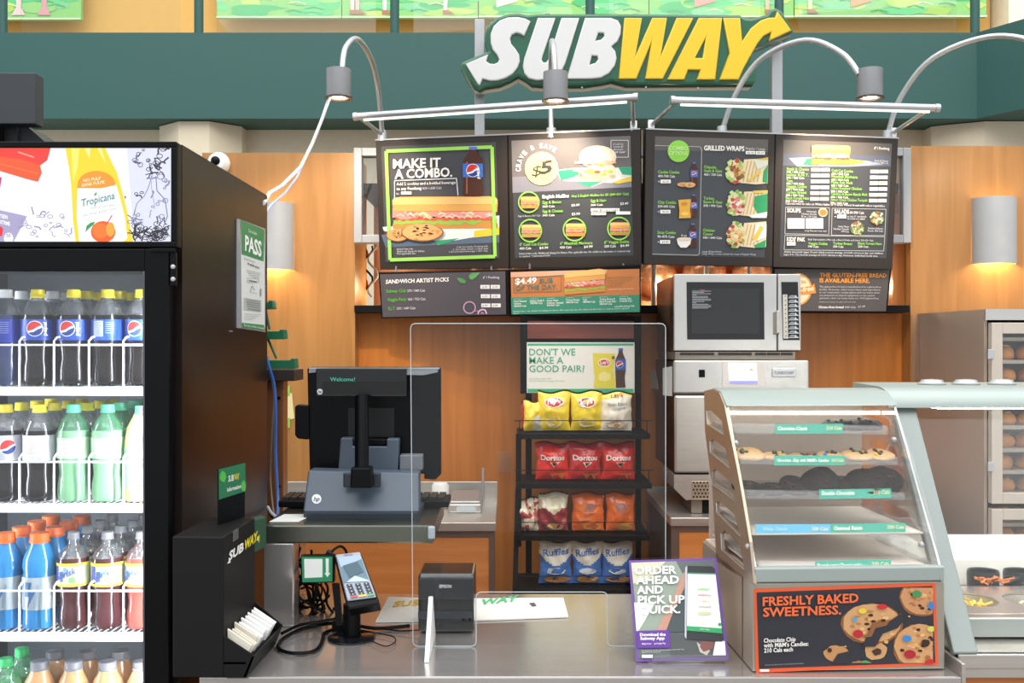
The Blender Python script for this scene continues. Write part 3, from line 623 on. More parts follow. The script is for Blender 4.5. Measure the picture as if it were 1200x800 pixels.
pr.ring(850, 425, 48, 10, '#c49ab4', 4); pr.line([(920,480),(925,460),(950,440),(980,445),(992,478)], 12, '#dcb3cc', 4); pr.line([(945,478),(955,462),(968,478)], 8, '#c49ab4', 4); pr.line([(870,475),(880,455),(925,452)], 6, '#b58aa4', 4)
pr.poly([(745,180),(790,182),(822,205),(815,226),(780,225),(757,205)], '#4e8a4c', 4); pr.poly([(845,160),(870,138),(938,135),(905,175),(875,196),(850,190)], '#5b9a57', 4); pr.line([(750,182),(810,215)], 3, '#7fb472', 5); pr.line([(930,140),(860,185)], 3, '#88bd7c', 5)
pr.build(t3)
t4, f4 = board('menu_strip', 'orange and green sub of the day menu strip below the left menu', [(597,316),(751,310),(750,367),(597,371)], (4.2, 4.06, 4.23), th=.03, m=MATT)
pr = Print(f4, (590, 300, 7.06)); poster(pr, [(60,132),(1125,105),(1128,462),(68,482)], '#c57b46')
pr.poly([(62,342),(1127,318),(1128,462),(68,482)], '#3f8d72', 2); pr.poly([(60,132),(860,110),(850,150),(600,150),(200,172),(62,175)], '#d8a587', 3)
sub(pr, 505, 130, 845, 320, 5, slope=-28)
pr.line([(86,182),(480,158),(478,288),(88,298),(86,182)], 5, '#5b7a68', 4)
pr.text('$4.49', 98, 232, 275, 222, 46, WH, .05, 4); pr.text('SUB', 298, 224, 410, 218, 38, '#56766a', .04, 4); pr.text('OF THE DAY.', 102, 283, 445, 270, 38, '#56766a', .04, 4)
for i, (s_, xe) in enumerate((('MAKE THE 6 INCH', 1080), ('SUB OF THE DAY', 1062), ('A FOOTLONG', 1000), ('FOR $7.99', 980))): pr.text(s_, 862, 184+i*23, xe, 178+i*23, 14, '#9a7b4c', .01, 4)
pr.text('6 inch Footlong Cals 400-820', 862, 280, 1080, 272, 9, '#f0d9c0', 0, 4)
for x, d_, ls in ((88, 'MONDAY', ('Oven Roasted', 'Chicken', '280/560 Cals')), (222, 'TUESDAY', ('Italian B.M.T.', '390/780 Cals')), (360, 'WEDNESDAY', ('Sweet Onion', 'Chicken Teriyaki', '330/660 Cals')), (518, 'THURSDAY', ('Turkey Breast', '280/560 Cals')), (658, 'FRIDAY', ('Tuna', '480/960 Cals')), (796, 'SATURDAY', ('Turkey Breast &', 'Black Forest Ham', '280/560 Cals')), (962, 'SUNDAY', ('Subway Club', '310/620 Cals'))):
    y = 360-(x-88)*.025; pr.text(d_, x, y, x+70, y-2, 8, '#bcd9c8', 0, 4)
    for j, s_ in enumerate(ls): pr.text(s_, x, y+20+j*20, x+8.6*len(s_), y+18+j*20, 14, WH, .025, 4)
pr.text('6-inch/Footlong Cals', 920, 424, 1085, 416, 14, WH, .02, 4)
pr.text('Limited time only. Additional charge for Extras. Plus applicable tax. No additional discounts or coupons may be applied.', 84, 462, 1040, 436, 11, '#dbe9df', .01, 4); pr.text('shown', 84, 478, 132, 476, 9, '#dbe9df', .01, 4)
pr.build(t4)
t5, f5 = board('menu_strip', 'dark gluten-free bread menu strip below the right menu', [(905,313),(1045,314),(1040,366),(905,365)], (4.18, 4.24, 4.2), th=.03, m=MATT)
pr = Print(f5, (900, 300, 7.5)); poster(pr, [(60,112),(1068,118),(1035,485),(60,480)], '#55504f')
pr.circ(262, 290, 124, '#e89a4a', 2, 142); pr.circ(262, 290, 108, '#f4d9b4', 3, 126); pr.poly([(200,285),(380,262),(405,238),(420,325),(385,330),(200,350)], '#e08f3c', 4); pr.text('-free', 285, 318, 400, 300, 44, '#f7e2c4', .04, 5)
pr.text('GLUTEN', 205, 245, 330, 238, 26, '#e89a4a', .03, 5)
pr.text('THE GLUTEN-FREE BREAD', 452, 184, 1042, 188, 36, '#ee9d42', .045, 4); pr.text('IS AVAILABLE HERE.', 452, 230, 892, 234, 36, '#ee9d42', .045, 4)
for i, (s_, xe) in enumerate((('The gluten-free bread is manufactured in a gluten-free', 990), ('facility. However, other menu items and ingredients', 985), ('in our restaurants contain gluten and our menu items', 980), ('are prepared on shared equipment so we cannot', 936), ('guarantee that our menu items are 100% gluten-free.', 974))): pr.text(s_, 450, 275+i*25, xe, 278+i*25, 15, '#d3cfcc', .005, 4)
pr.text('Additional charge for gluten-free bread.', 446, 408, 768, 408, 13, '#bdb8b4', 0, 4)
pr.text('Gluten-free bread', 442, 457, 662, 457, 20, WH, .04, 4); pr.text('340 Cals', 675, 457, 768, 457, 17, '#d8d4d0', .01, 4); pr.text('$1.00', 790, 452, 852, 448, 17, '#c9c4c0', .01, 4)
pr.build(t5)
# hanging hooks of the strips
for t_, f_, xs, y0, y1 in ((t3, f3, (463, 575), 312, 320), (t4, f4, (620, 730), 309, 318), (t5, f5, (915, 1030), 309, 316)):
    for x in xs: MB().tube([f_(x, y1)-f_.n*.012, f_(x, y0)-f_.n*.012], .004, 6).build('hook', ALU, t_)

# picture light bars
def light_bar(label, a, c, arms, Y0, Y1):
    t = thing('picture_light', label, 'light bar', P((a[0]+c[0])/2, (a[1]+c[1])/2+6, (Y0+Y1)/2), 0, 'aluminium light bars over the menus')
    A = P(*a, Y0); B = P(*c, Y1); MB().tube([A, B], .014, 14).build('tube', ALU, t, smooth=True)
    d = Vector((0, 0, -.014)); e = (B-A)*.03
    MB().tube([A+e+d, B-e+d], .006, 8).build('diffuser', mat('bar_diffuser', '#fff3e2', emis=1.6), t)
    for X in (A, B): MB().tube([X-(B-A).normalized()*.008, X+(B-A).normalized()*.008], .0165, 14).build('end_cap', ALU, t, smooth=True)
    for (p, Yp), (q_, Yq) in arms:
        u = P(*p, Yp); v = P(*q_, Yq); b = MB(); b.tube([u, v], .008, 10); b.build('arm', ALU, t, smooth=True)
        MB().box(v-Vector((.012, .012, .02)), v+Vector((.012, .012, .02))).build('clamp', WHITE, t, bevel=.002)
light_bar('aluminium light bar over the left menu, sloping up to the right', (417,136.5), (745,114), [(((421,137),4.02), ((448,158),4.26)), (((741,115),3.80), ((742.5,148),4.02))], 4.0, 3.78)
light_bar('aluminium light bar over the right menu, sloping down to the right', (788,117.5), (1098,126.5), [(((793,118),3.80), ((763,147),4.02)), (((1090,127),3.9), ((1046,156),4.15))], 3.78, 3.9)
# gooseneck spot lamps
def goose(label, pts, head, power=22):
    t = thing('gooseneck_lamp', label, 'spot lamp', P(*pts[0][:2], pts[0][2]), 0, 'gooseneck spot lamps over the menus')
    raw = [P(*p) for p in pts]; path = []
    for i in range(len(raw)-1):
        p0 = raw[max(i-1, 0)]; p1 = raw[i]; p2 = raw[i+1]; p3 = raw[min(i+2, len(raw)-1)]
        for j in range(6):
            u = j/6; path.append(.5*((2*p1)+(p2-p0)*u+(2*p0-5*p1+4*p2-p3)*u*u+(3*p1-p0-3*p2+p3)*u**3))
    path.append(raw[-1]); MB().tube(path, .0105, 12).build('arm', ALU, t, smooth=True)
    MB().lathe([(.02, -.02), (.02, .02)], raw[0], 14).build('foot', ALU, t, smooth=True)
    if head:
        c = P(*head); r = .0445; b = MB(); b.lathe([(r*.3, .053), (r, .05), (r, -.045), (r*.98, -.05), (r*.93, -.05), (r*.93, -.04), (r*.5, .02)], c, 28); b.build('lamp_head', mat('grey_lamp_metal', '#8f9092', .4, .5), t, smooth=True)
        MB().lathe([(r*.95, -.05), (r*1.12, -.052), (r*1.12, -.056), (r*.85, -.056), (r*.85, -.052)], c, 28, caps=False).build('rim', mat('bronze_rim', '#5a4334', .35, .7), t, smooth=True)
        MB().lathe([(.001, -.048), (r*.6, -.047), (r*.6, -.04)], c, 24).build('bulb', FILLN, t, smooth=True)
        l = bpy.data.lights.new('menu_spot', 'SPOT'); l.energy = power; l.color = (1, .8, .6); l.spot_size = math.radians(75); l.spot_blend = .8; l.shadow_soft_size = .02
        o = bpy.data.objects.new('menu_spot', l); C.objects.link(o); o.location = c+Vector((0, 0, -.075)); tgt = Vector((c.x, 4.3, 2.05))
        o.rotation_euler = (tgt-o.location).to_track_quat('-Z', 'Y').to_euler()
    return t
goose('gooseneck lamp with trailing white cables at the left end of the menus', [(448,160,4.26),(444,110,4.15),(436,72,4.0),(419,46,3.85),(405,56,3.75),(401,80,3.7)], (397, 97.5, 3.7))
goose('gooseneck lamp in front of the white letters of the big sign', [(646,156,4.1),(645,110,4.12),(646,64,3.98),(647,48,3.82),(649,60,3.72),(650.5,88,3.7)], (651, 101, 3.7))
goose('gooseneck lamp arching over the right menu with its lit head', [(846,154,4.1),(862,110,4.05),(893,68,3.98),(944,47,3.86),(986,62,3.76),(1007,87,3.7)], (1019.5, 97.5, 3.7))
goose('gooseneck arm rising from the right end of the menus and leaving the picture', [(1040,159,4.15),(1055,115,4.1),(1093,68,4.0),(1158,43,3.88),(1215,50,3.78),(1262,82,3.7)], (1266, 97, 3.7), 5)
for i, (m_, r) in enumerate(((mat('white_cable', '#f4f4f8', .4), .006), (mat('lilac_cable', '#c9cdf0', .4), .004))):
    pts = [(386,114,3.7),(378,138,3.7),(366,168,3.7),(352,196,3.6),(330,218,3.3),(316,226,3.0),(309,238,2.82)] if i == 0 else [(386.5,116,3.705),(377,142,3.71),(362,176,3.72),(348,208,3.62),(334,226,3.3),(318,240,3.0),(311,250,2.89)]
    MBt = MB(); MBt.tube([P(*p) for p in pts], r, 8); tag(MBt.build('hanging_cable', m_, smooth=True), ['thick white cable from the left lamp down to the cooler top', 'thin pale cable looping beside the thick one down to the cooler'][i], 'cable')

# ------------------------------------------------------------------ drinks cooler
FX = -.686; FL = -1.44; FY = 2.10; FB = 2.87; FT = CZ+.409
fr = thing('drinks_cooler', 'tall black glass-door drinks cooler with a backlit juice header', 'cooler', ((FX+FL)/2, FY, 0))
b = MB(); wt = .045
b.box((FX-wt, FY+.03, 0), (FX, FB, FT)).box((FL, FY+.03, 0), (FL+wt, FB, FT)).box((FL+wt, FB-.04, 0), (FX-wt, FB, FT)).box((FL+wt, FY+.03, FT-.05), (FX-wt, FB-.04, FT)).box((FL+wt, FY+.03, 0), (FX-wt, FB-.04, .2))
b.build('cabinet', FRIDGE, fr)
inn = mat('cooler_inner_grey', '#3c454c', .5)
b = MB(); b.box((FX-wt-.006, FY+.04, .2), (FX-wt-.001, FB-.05, FT-.22)).box((FL+wt+.001, FY+.04, .2), (FL+wt+.006, FB-.05, FT-.22)).box((FL+wt+.006, FB-.05, .2), (FX-wt-.006, FB-.045, FT-.22)).box((FL+wt+.006, FY+.04, FT-.225), (FX-wt-.006, FB-.05, FT-.22))
b.build('liner', inn, fr)
# header with backlit picture
hz0 = CZ+(400-290)*FY/1200; hz1 = FT
MB().box((FL, FY, hz0), (FX, FY+.028, hz1)).build('header', BLACK, fr, bevel=.003)
MB().box((FL, FY-.006, hz0), (FX, FY, hz0+.012)).box((FL, FY-.006, hz1-.012), (FX, FY, hz1)).box((FX-.012, FY-.006, hz0+.012), (FX, FY, hz1-.012)).build('header_frame', BLACK, fr, bevel=.002)
ph = Print(plane_map((0, FY, 0), (0, -1, 0), .0004), (0, 160, 4.705), emis=.84)
ph.poly([(-1200,64),(945,64),(942,578),(-1200,596)], '#f6f6ff', 1, 'lit_picture')
ph.poly([(700,64),(945,64),(942,578),(740,580)], '#dcdff0', 2, 'lit_picture')
ph.poly([(-300,64),(280,64),(262,130),(222,160),(232,200),(210,250),(150,235),(0,190),(-300,120)], '#ff5a2e', 2, 'lit_picture')
ph.poly([(-300,64),(278,70),(262,130),(222,155),(100,120),(-300,90)], '#ff3d38', 3, 'lit_picture'); ph.line([(100,85),(190,115)], 8, '#ff9d86', 4, 'lit_picture'); ph.line([(0,150),(210,205)], 5, '#ff7a50', 4, 'lit_picture')
ph.poly([(-300,330),(0,380),(110,430),(150,440),(70,592),(-300,596)], '#a9a2c8', 2, 'lit_picture'); ph.poly([(-300,240),(0,300),(60,330),(150,380),(150,440),(110,430),(-300,340)], '#ececfa', 3, 'lit_picture')
ph.text('TEEN', 2, 448, 45, 455, 20, '#ffffff', .04, 6); ph.text('XTRME', 2, 480, 58, 492, 20, '#ffffff', .04, 6)
ph.poly([(-100,480),(8,495),(20,510),(14,548),(-100,560)], '#e1303a', 5); ph.circ(50, 562, 26, '#f2f2fb', 5, 32); ph.text('50', 38, 555, 62, 555, 18, '#77759a', .02, 7); ph.poly([(-100,215),(12,225),(0,300),(-100,290)], '#c2376a', 4)
ph.poly([(362,64),(582,64),(612,130),(645,195),(672,290),(700,400),(735,578),(420,584),(405,470),(395,280),(382,170)], '#f7d82a', 4, 'lit_picture')
ph.poly([(395,66),(440,66),(430,180),(405,250)], '#fbe96c', 5, 'lit_picture'); ph.poly([(470,66),(500,66),(495,120)], '#fdf3a0', 5); ph.poly([(540,66),(560,66),(585,150)], '#fdf3a0', 5)
ph.poly([(430,275),(530,285),(642,262),(662,330),(690,440),(705,560),(680,580),(440,583),(425,440)], '#fbfbf4', 6, 'lit_picture')
ph.poly([(428,285)]+[(535+105*math.cos(a), 268-78*math.sin(a)) for a in [PI-PI*i/16 for i in range(17)]]+[(560,286)], '#f79a2c', 7, 'lit_picture')
ph.text('NO PULP', 462, 252, 560, 238, 16, '#fff1c8', .03, 9); ph.text('SANS PULPE', 455, 278, 580, 258, 16, '#fff1c8', .03, 9)
ph.text('Tropicana', 452, 388, 636, 344, 40, '#1f7f97', .02, 9); ph.poly([(520,330),(528,312),(540,308),(534,324)], '#3aa05a', 9)
ph.text('PURE & NATURAL', 505, 402, 638, 384, 12, '#86b3b8', 0, 9); ph.text('100% PURE & NATURAL', 455, 445, 650, 402, 12, '#86b3b8', 0, 9)
ph.circ(572, 526, 68, '#f4601f', 8, 60); ph.circ(558, 520, 45, '#f97a2a', 9, 42); ph.circ(612, 512, 24, '#fba73a', 9, 40)
ph.poly([(475,528),(482,492),(505,475),(530,470),(520,488),(498,505)], '#2f9d55', 10); ph.line([(598,475),(622,434)], 6, '#d0427a', 10); ph.circ(668, 545, 18, '#e8e8ee', 8)
random.seed(5)
def squig(x0, y0, x1, y1, n, col):
    for i in range(n):
        x = random.uniform(x0, x1); y = random.uniform(y0, y1); r = random.uniform(6, 18)
        if random.random() < .5: ph.ring(x, y, r, 4, col, 7, r*random.uniform(.5, 1), 12)
        else:
            a_ = random.uniform(0, 6.28); p_ = [(x, y)]
            for j in range(5): a_ += random.uniform(-.9, .9); x += 9*math.cos(a_); y += 9*math.sin(a_); p_.append((min(max(x, 5), 938), min(max(y, 68), 574)))
            ph.line(p_, random.uniform(4, 10), col, 7, 'splash')
squig(765, 70, 935, 110, 7, '#23233a'); squig(800, 130, 905, 205, 20, '#2c2c46'); squig(700, 115, 780, 160, 4, '#55557a'); squig(715, 430, 800, 480, 12, '#6d6d92')
squig(735, 500, 925, 568, 75, '#20202c'); squig(840, 210, 925, 470, 16, '#7c7ca6'); squig(750, 300, 800, 340, 3, '#1c1c3a'); squig(860, 480, 925, 530, 12, '#2b2b3a'); squig(110, 430, 400, 560, 26, '#9a94c0')
ph.line([(690,330),(700,335),(692,343)], 5, '#20203a', 7, 'splash'); ph.line([(845,215),(820,290),(800,330),(760,370),(740,440)], 5, '#8d8db8', 7, 'splash'); ph.line([(865,220),(870,300),(915,350),(928,440),(905,500)], 5, '#70709a', 7, 'splash'); ph.line([(838,215),(840,280),(850,340),(860,400)], 4, '#a5a5cc', 7, 'splash')
for o in ph.build(fr): pass
# door
gx = P(172, 0, FY).x; gz1 = P(0, 318, FY).z; dz1 = P(0, 292, FY).z; dx = P(200, 0, FY).x
b = MB(); b.box((gx, FY-.012, .12), (dx, FY+.022, dz1)).box((FL+.02, FY-.012, gz1), (gx, FY+.022, dz1)).box((FL+.02, FY-.012, .12), (FL+.07, FY+.022, gz1)).box((FL+.07, FY-.012, .12), (gx, FY+.022, .24))
dr = b.build('door', BLACK, fr, bevel=.002)
MB().box((FL+.07, FY, .24), (gx, FY+.006, gz1)).build('glass_pane', clear('cooler_glass', '#f6f9fb', .03), dr)
MB().box((gx-.004, FY-.0125, .24), (gx, FY-.002, gz1)).build('gasket', mat('grey_gasket', '#4d4f55', .6), dr)
hb = MB().box((dx+.002, FY-.01, P(0, 335, FY).z), (FX, FY, P(0, 296, FY).z)).box((P(180, 0, FY).x, FY-.016, P(0, 296, FY).z), (FX, FY-.01, P(0, 291.5, FY).z)).build('hinge', BLACK, fr, bevel=.001)
for y in (312.5, 327): MB().lathe([(.005, 0), (.0045, .003), (.001, .004)], P(203, y, FY-.01), 14, M=Matrix.Rotation(PI/2, 4, 'X')).build('screw', ALU, hb)
# led strips
for x in (gx+.006, FL+.075):
    MB().box((x-.006, FY+.028, .26), (x+.012, FY+.038, gz1-.02)).build('led_strip', LED, fr)
# shelves with wire guards
LX = [P(165, 0, 2.24).x-.0745*k for k in range(6)]
shelf_px = (453, 590, 741, 893); SZ = [P(0, y, 2.2).z for y in shelf_px]
for z in SZ:
    sh = MB().box((FL+wt+.01, 2.2, z-.019), (FX-wt-.012, 2.206, z)).build('shelf', WIRE, fr)
    b = MB()
    for i in range(46):
        x = FL+wt+.02+i*.0145; b.tube([(x, 2.206, z-.003), (x, 2.78, z-.003)], .0016, 5)
    for y in (2.3, 2.5, 2.7): b.tube([(FL+wt+.01, y, z-.007), (FX-wt-.012, y, z-.007)], .0025, 5)
    stuff(b.build('shelf_wires', WIRE, sh))
    b = MB(); gxs = [P(x, 0, 2.2).x for x in (144, 103.5, 62.5, 22, -19, -60)]
    for x in gxs:
        b.tube([(x, 2.203, z-.01), (x, 2.203, z+.098), (x+.004, 2.208, z+.106), (x+.012, 2.225, z+.111), (x+.014, 2.3, z+.111), (x+.014, 2.3, z)], .0024, 8)
    b.tube([(FL+wt+.02, 2.1985, z+.09), (FX-wt-.012, 2.1985, z+.09)], .0022, 8); b.build('wire_guard', WIRE, sh, smooth=True)

def cyl_map(r, off=0):
    def f(x, y, k=0):
        a = x/r+off; rr = r+.0006+.00012*k; return Vector((rr*math.sin(a), -rr*math.cos(a), y))
    return f
def arc_label(r, z0, z1, n=28):
    b = MB(); vs = []; fs = []
    for z in (z0, z1): vs += [(r*math.cos(2*PI*i/n), r*math.sin(2*PI*i/n), z) for i in range(n)]
    for i in range(n): fs.append((i, (i+1) % n, n+(i+1) % n, n+i))
    return b.add(vs, fs)
def subdiv_rect(pr, x0, y0, x1, y1, col, k, part='print', n=6):
    for i in range(n): pr.rect(x0+(x1-x0)*i/n, y0, x0+(x1-x0)*(i+1)/n, y1, col, k, part)
PROF = {
 'soda': [(.020, 0), (.030, .003), (.0335, .012), (.0325, .04), (.029, .06), (.0305, .08), (.034, .1), (.034, .145), (.0325, .155)],
 'sodatop': [(.0325, .155), (.028, .17), (.02, .183), (.0135, .19), (.0128, .193)],
 'tea': [(.02, 0), (.029, .003), (.0325, .012), (.031, .04), (.0275, .06), (.031, .085), (.034, .095), (.034, .145), (.0325, .155)],
 'teatop': [(.0325, .155), (.027, .167), (.017, .176), (.011, .184), (.0105, .193)],
 'sport': [(.025, 0), (.034, .004), (.0355, .015), (.034, .04), (.0355, .06), (.0355, .11), (.0335, .125), (.0355, .135), (.034, .15), (.029, .165), (.021, .18), (.0195, .186)],
 'pouch': [(.022, 0), (.034, .004), (.0355, .02), (.0355, .13), (.031, .16), (.018, .185), (.0165, .19)]}
def bottle(name, kind, label, body, top, cap, lab, lz, art=None, group=None, capr=.0145, caph=.017, rot=0):
    t = thing(name, label, 'bottle', (0, 0, 0), 0, group); pf = PROF[kind]
    MB().lathe(pf, n=24, caps=True).build('bottle_body', body, t, smooth=True)
    zt = pf[-1][1]
    if kind+'top' in PROF: MB().lathe(PROF[kind+'top'], n=24, caps=False).build('bottle_shoulder', top, t, smooth=True); zt = .193
    if cap:
        cp = MB().lathe([(capr*1.06, zt), (capr*1.06, zt+.003), (capr, zt+.004), (capr*.97, zt+caph), (capr*.85, zt+caph+.001)], n=20).build('cap', cap, t, smooth=True)
    if lab:
        r = {'soda': .0345, 'tea': .0345, 'sport': .036, 'pouch': .036}[kind]
        lb = arc_label(r, *lz).build('label', lab, t, smooth=True)
        if art: pr = Print(cyl_map(r, rot)); pr.strip = .003; art(pr); pr.build(lb)
    return t
def art_pepsi(pr):
    cy = .125; r = .0155
    class F: pass
    pr2z = pr.z; pr.z = (0, 0, 1)
    def fl(x, y): return (x, 2*cy-y)
    # picture coordinates point down, so flip through the map
    f0 = pr.f; pr.f = lambda x, y, k=0: f0(x, 2*cy-y, k); pepsi(pr, 0, cy, r, 2); pr.text('pepsi', .024, cy+.015, .024, cy-.014, .008, '#ffffff', .03, 4, up=(-1, 0))
def art_facts(c1):
    def a(pr):
        f0 = pr.f; cy = .125; pr.f = lambda x, y, k=0: f0(x, 2*cy-y, k)
        subdiv_rect(pr, -.018, .108, .004, .142, c1, 1)
        for i in range(9): pr.rect(-.016, .111+i*.0034, random.uniform(-.004, .002), .1122+i*.0034, '#8592b8', 3, 'small_print')
        for i in range(6): pr.rect(.008, .111+i*.0045, .026, .1122+i*.0045, '#a8bce4', 2, 'small_print')
    return a
def art_brisk(pr):
    f0 = pr.f; cy = .12; pr.f = lambda x, y, k=0: f0(x, 2*cy-y, k)
    subdiv_rect(pr, -.05, .0945, .05, .101, '#f1dc3c', 1); subdiv_rect(pr, -.05, .139, .05, .1445, '#f1dc3c', 1)
    subdiv_rect(pr, -.03, .101, -.018, .139, '#4053b4', 2)
    for x, y, c in ((-.008, .118, '#5f9a6a'), (-.012, .128, '#6b76c4'), (.014, .13, '#7fae6c'), (.0, .11, '#8fb4d8')): pr.circ(x, y, .007, c, 2, jit=.25)
    pr.text('Brisk', -.013, .128, .022, .116, .014, '#4c63b8', .04, 5)
def art_white(pr):
    f0 = pr.f; cy = .12; pr.f = lambda x, y, k=0: f0(x, 2*cy-y, k)
    subdiv_rect(pr, -.016, .105, .018, .14, '#e4e7f0', 1)
    for i in range(8): pr.rect(-.014, .108+i*.0036, random.uniform(.0, .012), .109+i*.0036, '#9aa3b5', 3, 'small_print')
def art_diet(pr):
    f0 = pr.f; cy = .12; pr.f = lambda x, y, k=0: f0(x, 2*cy-y, k); pepsi(pr, 0, cy, .0155, 2)
def art_bolt(pr):
    f0 = pr.f; cy = .08; pr.f = lambda x, y, k=0: f0(x, 2*cy-y, k)
    pr.poly([(-.012,.055),(.004,.055),(-.001,.075),(.012,.075),(-.008,.115),(-.002,.086),(-.014,.086)], '#3c6f9e', 2)
    pr.line([(.016,.06),(.010,.11)], .005, '#8aa3b5', 2); pr.line([(-.022,.06),(-.016,.11)], .004, '#8aa3b5', 2)
COLA = mat('cola_liquid', '#0e0807', .16, coat=.15); DIET = mat('pale_grey_liquid', '#5c6a66', .15, coat=.6)
LIME = mat('lime_soda_liquid', '#7fb489', .15, coat=.6); TEA = mat('dark_red_tea', '#4a2428', .15, coat=.6); TEAR = mat('light_red_tea', '#b04a40', .15, coat=.6)
BLUEL = mat('blue_sport_drink', '#2f86c4', .15, coat=.5); JUICE = mat('yellow_juice', '#e6dc8c', .3); WATER = mat('dark_water', '#2a3a66', .12, coat=.6)
ORG = mat('orange_tea', '#c99a6a', .15, coat=.6)
PET = clear('clear_pet', '#d9dede', .12, .08, body=.12, bodycol='#cfd6dc'); PETG = clear('green_pet', '#8fd8a8', .1, .08, body=.2, bodycol='#7fd0a0')
cy_ = mat('yellow_cap', '#e8d432', .4); cm = mat('mint_cap', '#5ccaa0', .4); co = mat('orange_cap', '#ee6f2a', .4); cg = mat('grey_cap', '#77797f', .4); cw = mat('white_cap', '#e8e8ea', .4); cgr = mat('green_cap', '#2fae62', .4); cb = mat('blue_cap', '#3345a8', .4)
lb_blue = mat('blue_label', '#2450bc', .35); lb_white = mat('silver_label', '#d3d6e2', .35); lb_clear = mat('pale_green_label', '#b8dcb8', .35); lb_brisk = mat('yellow_blue_label', '#dfe6c8', .35); lb_grey = mat('grey_print_label', '#a8b3ba', .4); lb_dblue = mat('deep_blue_label', '#2a3fae', .35)
B = {}
def kind(key, *a, **k): B[key] = [a, k, None]
kind('cola', 'soda_bottle', 'soda', '', COLA, PET, cy_, lb_blue, (.1, .145), art_pepsi)
kind('colaback', 'soda_bottle', 'soda', '', COLA, PET, cy_, lb_blue, (.1, .145), art_facts('#b9c6e8'))
kind('water', 'water_bottle', 'soda', '', WATER, PET, cw, lb_dblue, (.095, .145), art_facts('#c4cbe6'))
kind('dietb', 'soda_bottle', 'soda', '', COLA, PET, cy_, lb_white, (.09, .145), art_white)
kind('diet', 'soda_bottle', 'soda', '', COLA, PET, cy_, lb_white, (.09, .145), art_diet, rot=.5)
kind('lime', 'soda_bottle', 'soda', '', LIME, PETG, cm, lb_clear, (.095, .14), art_white)
kind('juice', 'juice_bottle', 'pouch', '', JUICE, PET, cm, lb_clear, (.03, .12), None)
kind('sport', 'sport_drink_bottle', 'sport', '', BLUEL, PET, co, lb_grey, (.045, .115), art_bolt, capr=.0205, caph=.02)
kind('tea', 'tea_bottle', 'tea', '', TEA, PET, cg, lb_brisk, (.095, .145), art_brisk, capr=.0125, caph=.015)
kind('tear', 'tea_bottle', 'tea', '', TEAR, PET, cg, lb_brisk, (.095, .145), art_brisk, capr=.0125, caph=.015, rot=-.2)
kind('orange', 'juice_bottle', 'sport', '', ORG, PET, cg, lb_clear, (.045, .115), None, capr=.019, caph=.018)
kind('green', 'soda_bottle', 'soda', '', LIME, PETG, cgr, lb_clear, (.095, .14), art_white)
def put_bottle(key, x, y, z, rz, label, group):
    a, k, o = B[key]
    if o is None:
        a = list(a); a[2] = label; o = bottle(*a, **k); B[key][2] = o; o.location = (x, y, z); o.rotation_euler = (0, 0, rz); o['label'] = label
        if group: o['group'] = group
        return o
    d = dup(o, (x, y, z), rz, label)
    if group: d['group'] = group
    elif 'group' in d: del d['group']
    return d
rows = [
 (0, ['cola', 'colaback', 'cola', 'cola', 'water', 'water'], ['cola', 'cola', 'cola', 'water', 'water', 'water'],
   ['cola with yellow cap at the right end of the top shelf row', 'yellow-capped cola with pale printed facts, second from right on the top shelf', 'cola with its round red white and blue emblem facing front, middle of the top shelf', 'cola with round emblem beside the white-capped bottle on the top shelf', 'white-capped dark bottle with a deep blue label, leftmost seen on the top shelf', '']),
 (1, ['juice', 'lime', 'lime', 'dietb', 'diet', 'diet'], ['lime', 'lime', 'dietb', 'dietb', 'dietb', 'dietb'],
   ['pale glowing juice bottle at the right end of the second shelf', 'mint-capped green soda, right one of the pair on the second shelf', 'mint-capped green soda, left one of the pair on the second shelf', 'yellow-capped diet soda with a plain silver back label on the second shelf', 'yellow-capped diet soda with a red spot on its silver label, left on the second shelf', '']),
 (2, ['tear', 'tea', 'tea', 'sport', 'sport', 'sport'], ['tea', 'tea', 'tea', 'sport', 'sport', 'sport'],
   ['grey-capped light red iced tea at the right end of the third shelf', 'grey-capped dark iced tea in the middle of the three on the third shelf', 'grey-capped dark iced tea next to the blue sport drinks on the third shelf', 'orange-capped blue sport drink beside the iced teas on the third shelf', 'orange-capped blue sport drink cut by the left edge on the third shelf', '']),
 (3, ['orange', 'orange', 'orange', 'orange', 'green', 'green'], ['orange', 'orange', 'orange', 'orange', 'green', 'green'],
   ['grey-capped amber bottle at the right end of the bottom row', 'grey-capped amber bottle, second from the right in the bottom row', 'grey-capped amber bottle, third from the right in the bottom row', 'grey-capped pale bottle beside the green one in the bottom row', 'green-capped green soda at the left of the bottom row', ''])]
random.seed(21)
ords = ('top', 'second', 'third', 'bottom')
for si, front, back, labs in rows:
    for r in range(4 if si < 3 else 2):
        for k in range(5):
            key = front[k] if r == 0 else back[k]
            x = LX[k]+(-.004 if si == 0 and k == 3 else 0); y = 2.245+r*.0735; rz = random.uniform(-.15, .15)
            if si == 0 and k == 2 and r == 0: rz = 0
            if si == 0 and k == 3 and r == 0: rz = .25
            if r: rz = random.uniform(0, 6)
            if r == 0: put_bottle(key, x, y, SZ[si], rz, labs[k], '')
            else: put_bottle(key, x, y, SZ[si], rz, 'bottle standing behind the front row on the %s shelf of the black cooler' % ords[si], 'back rows of bottles on the %s cooler shelf' % ords[si])
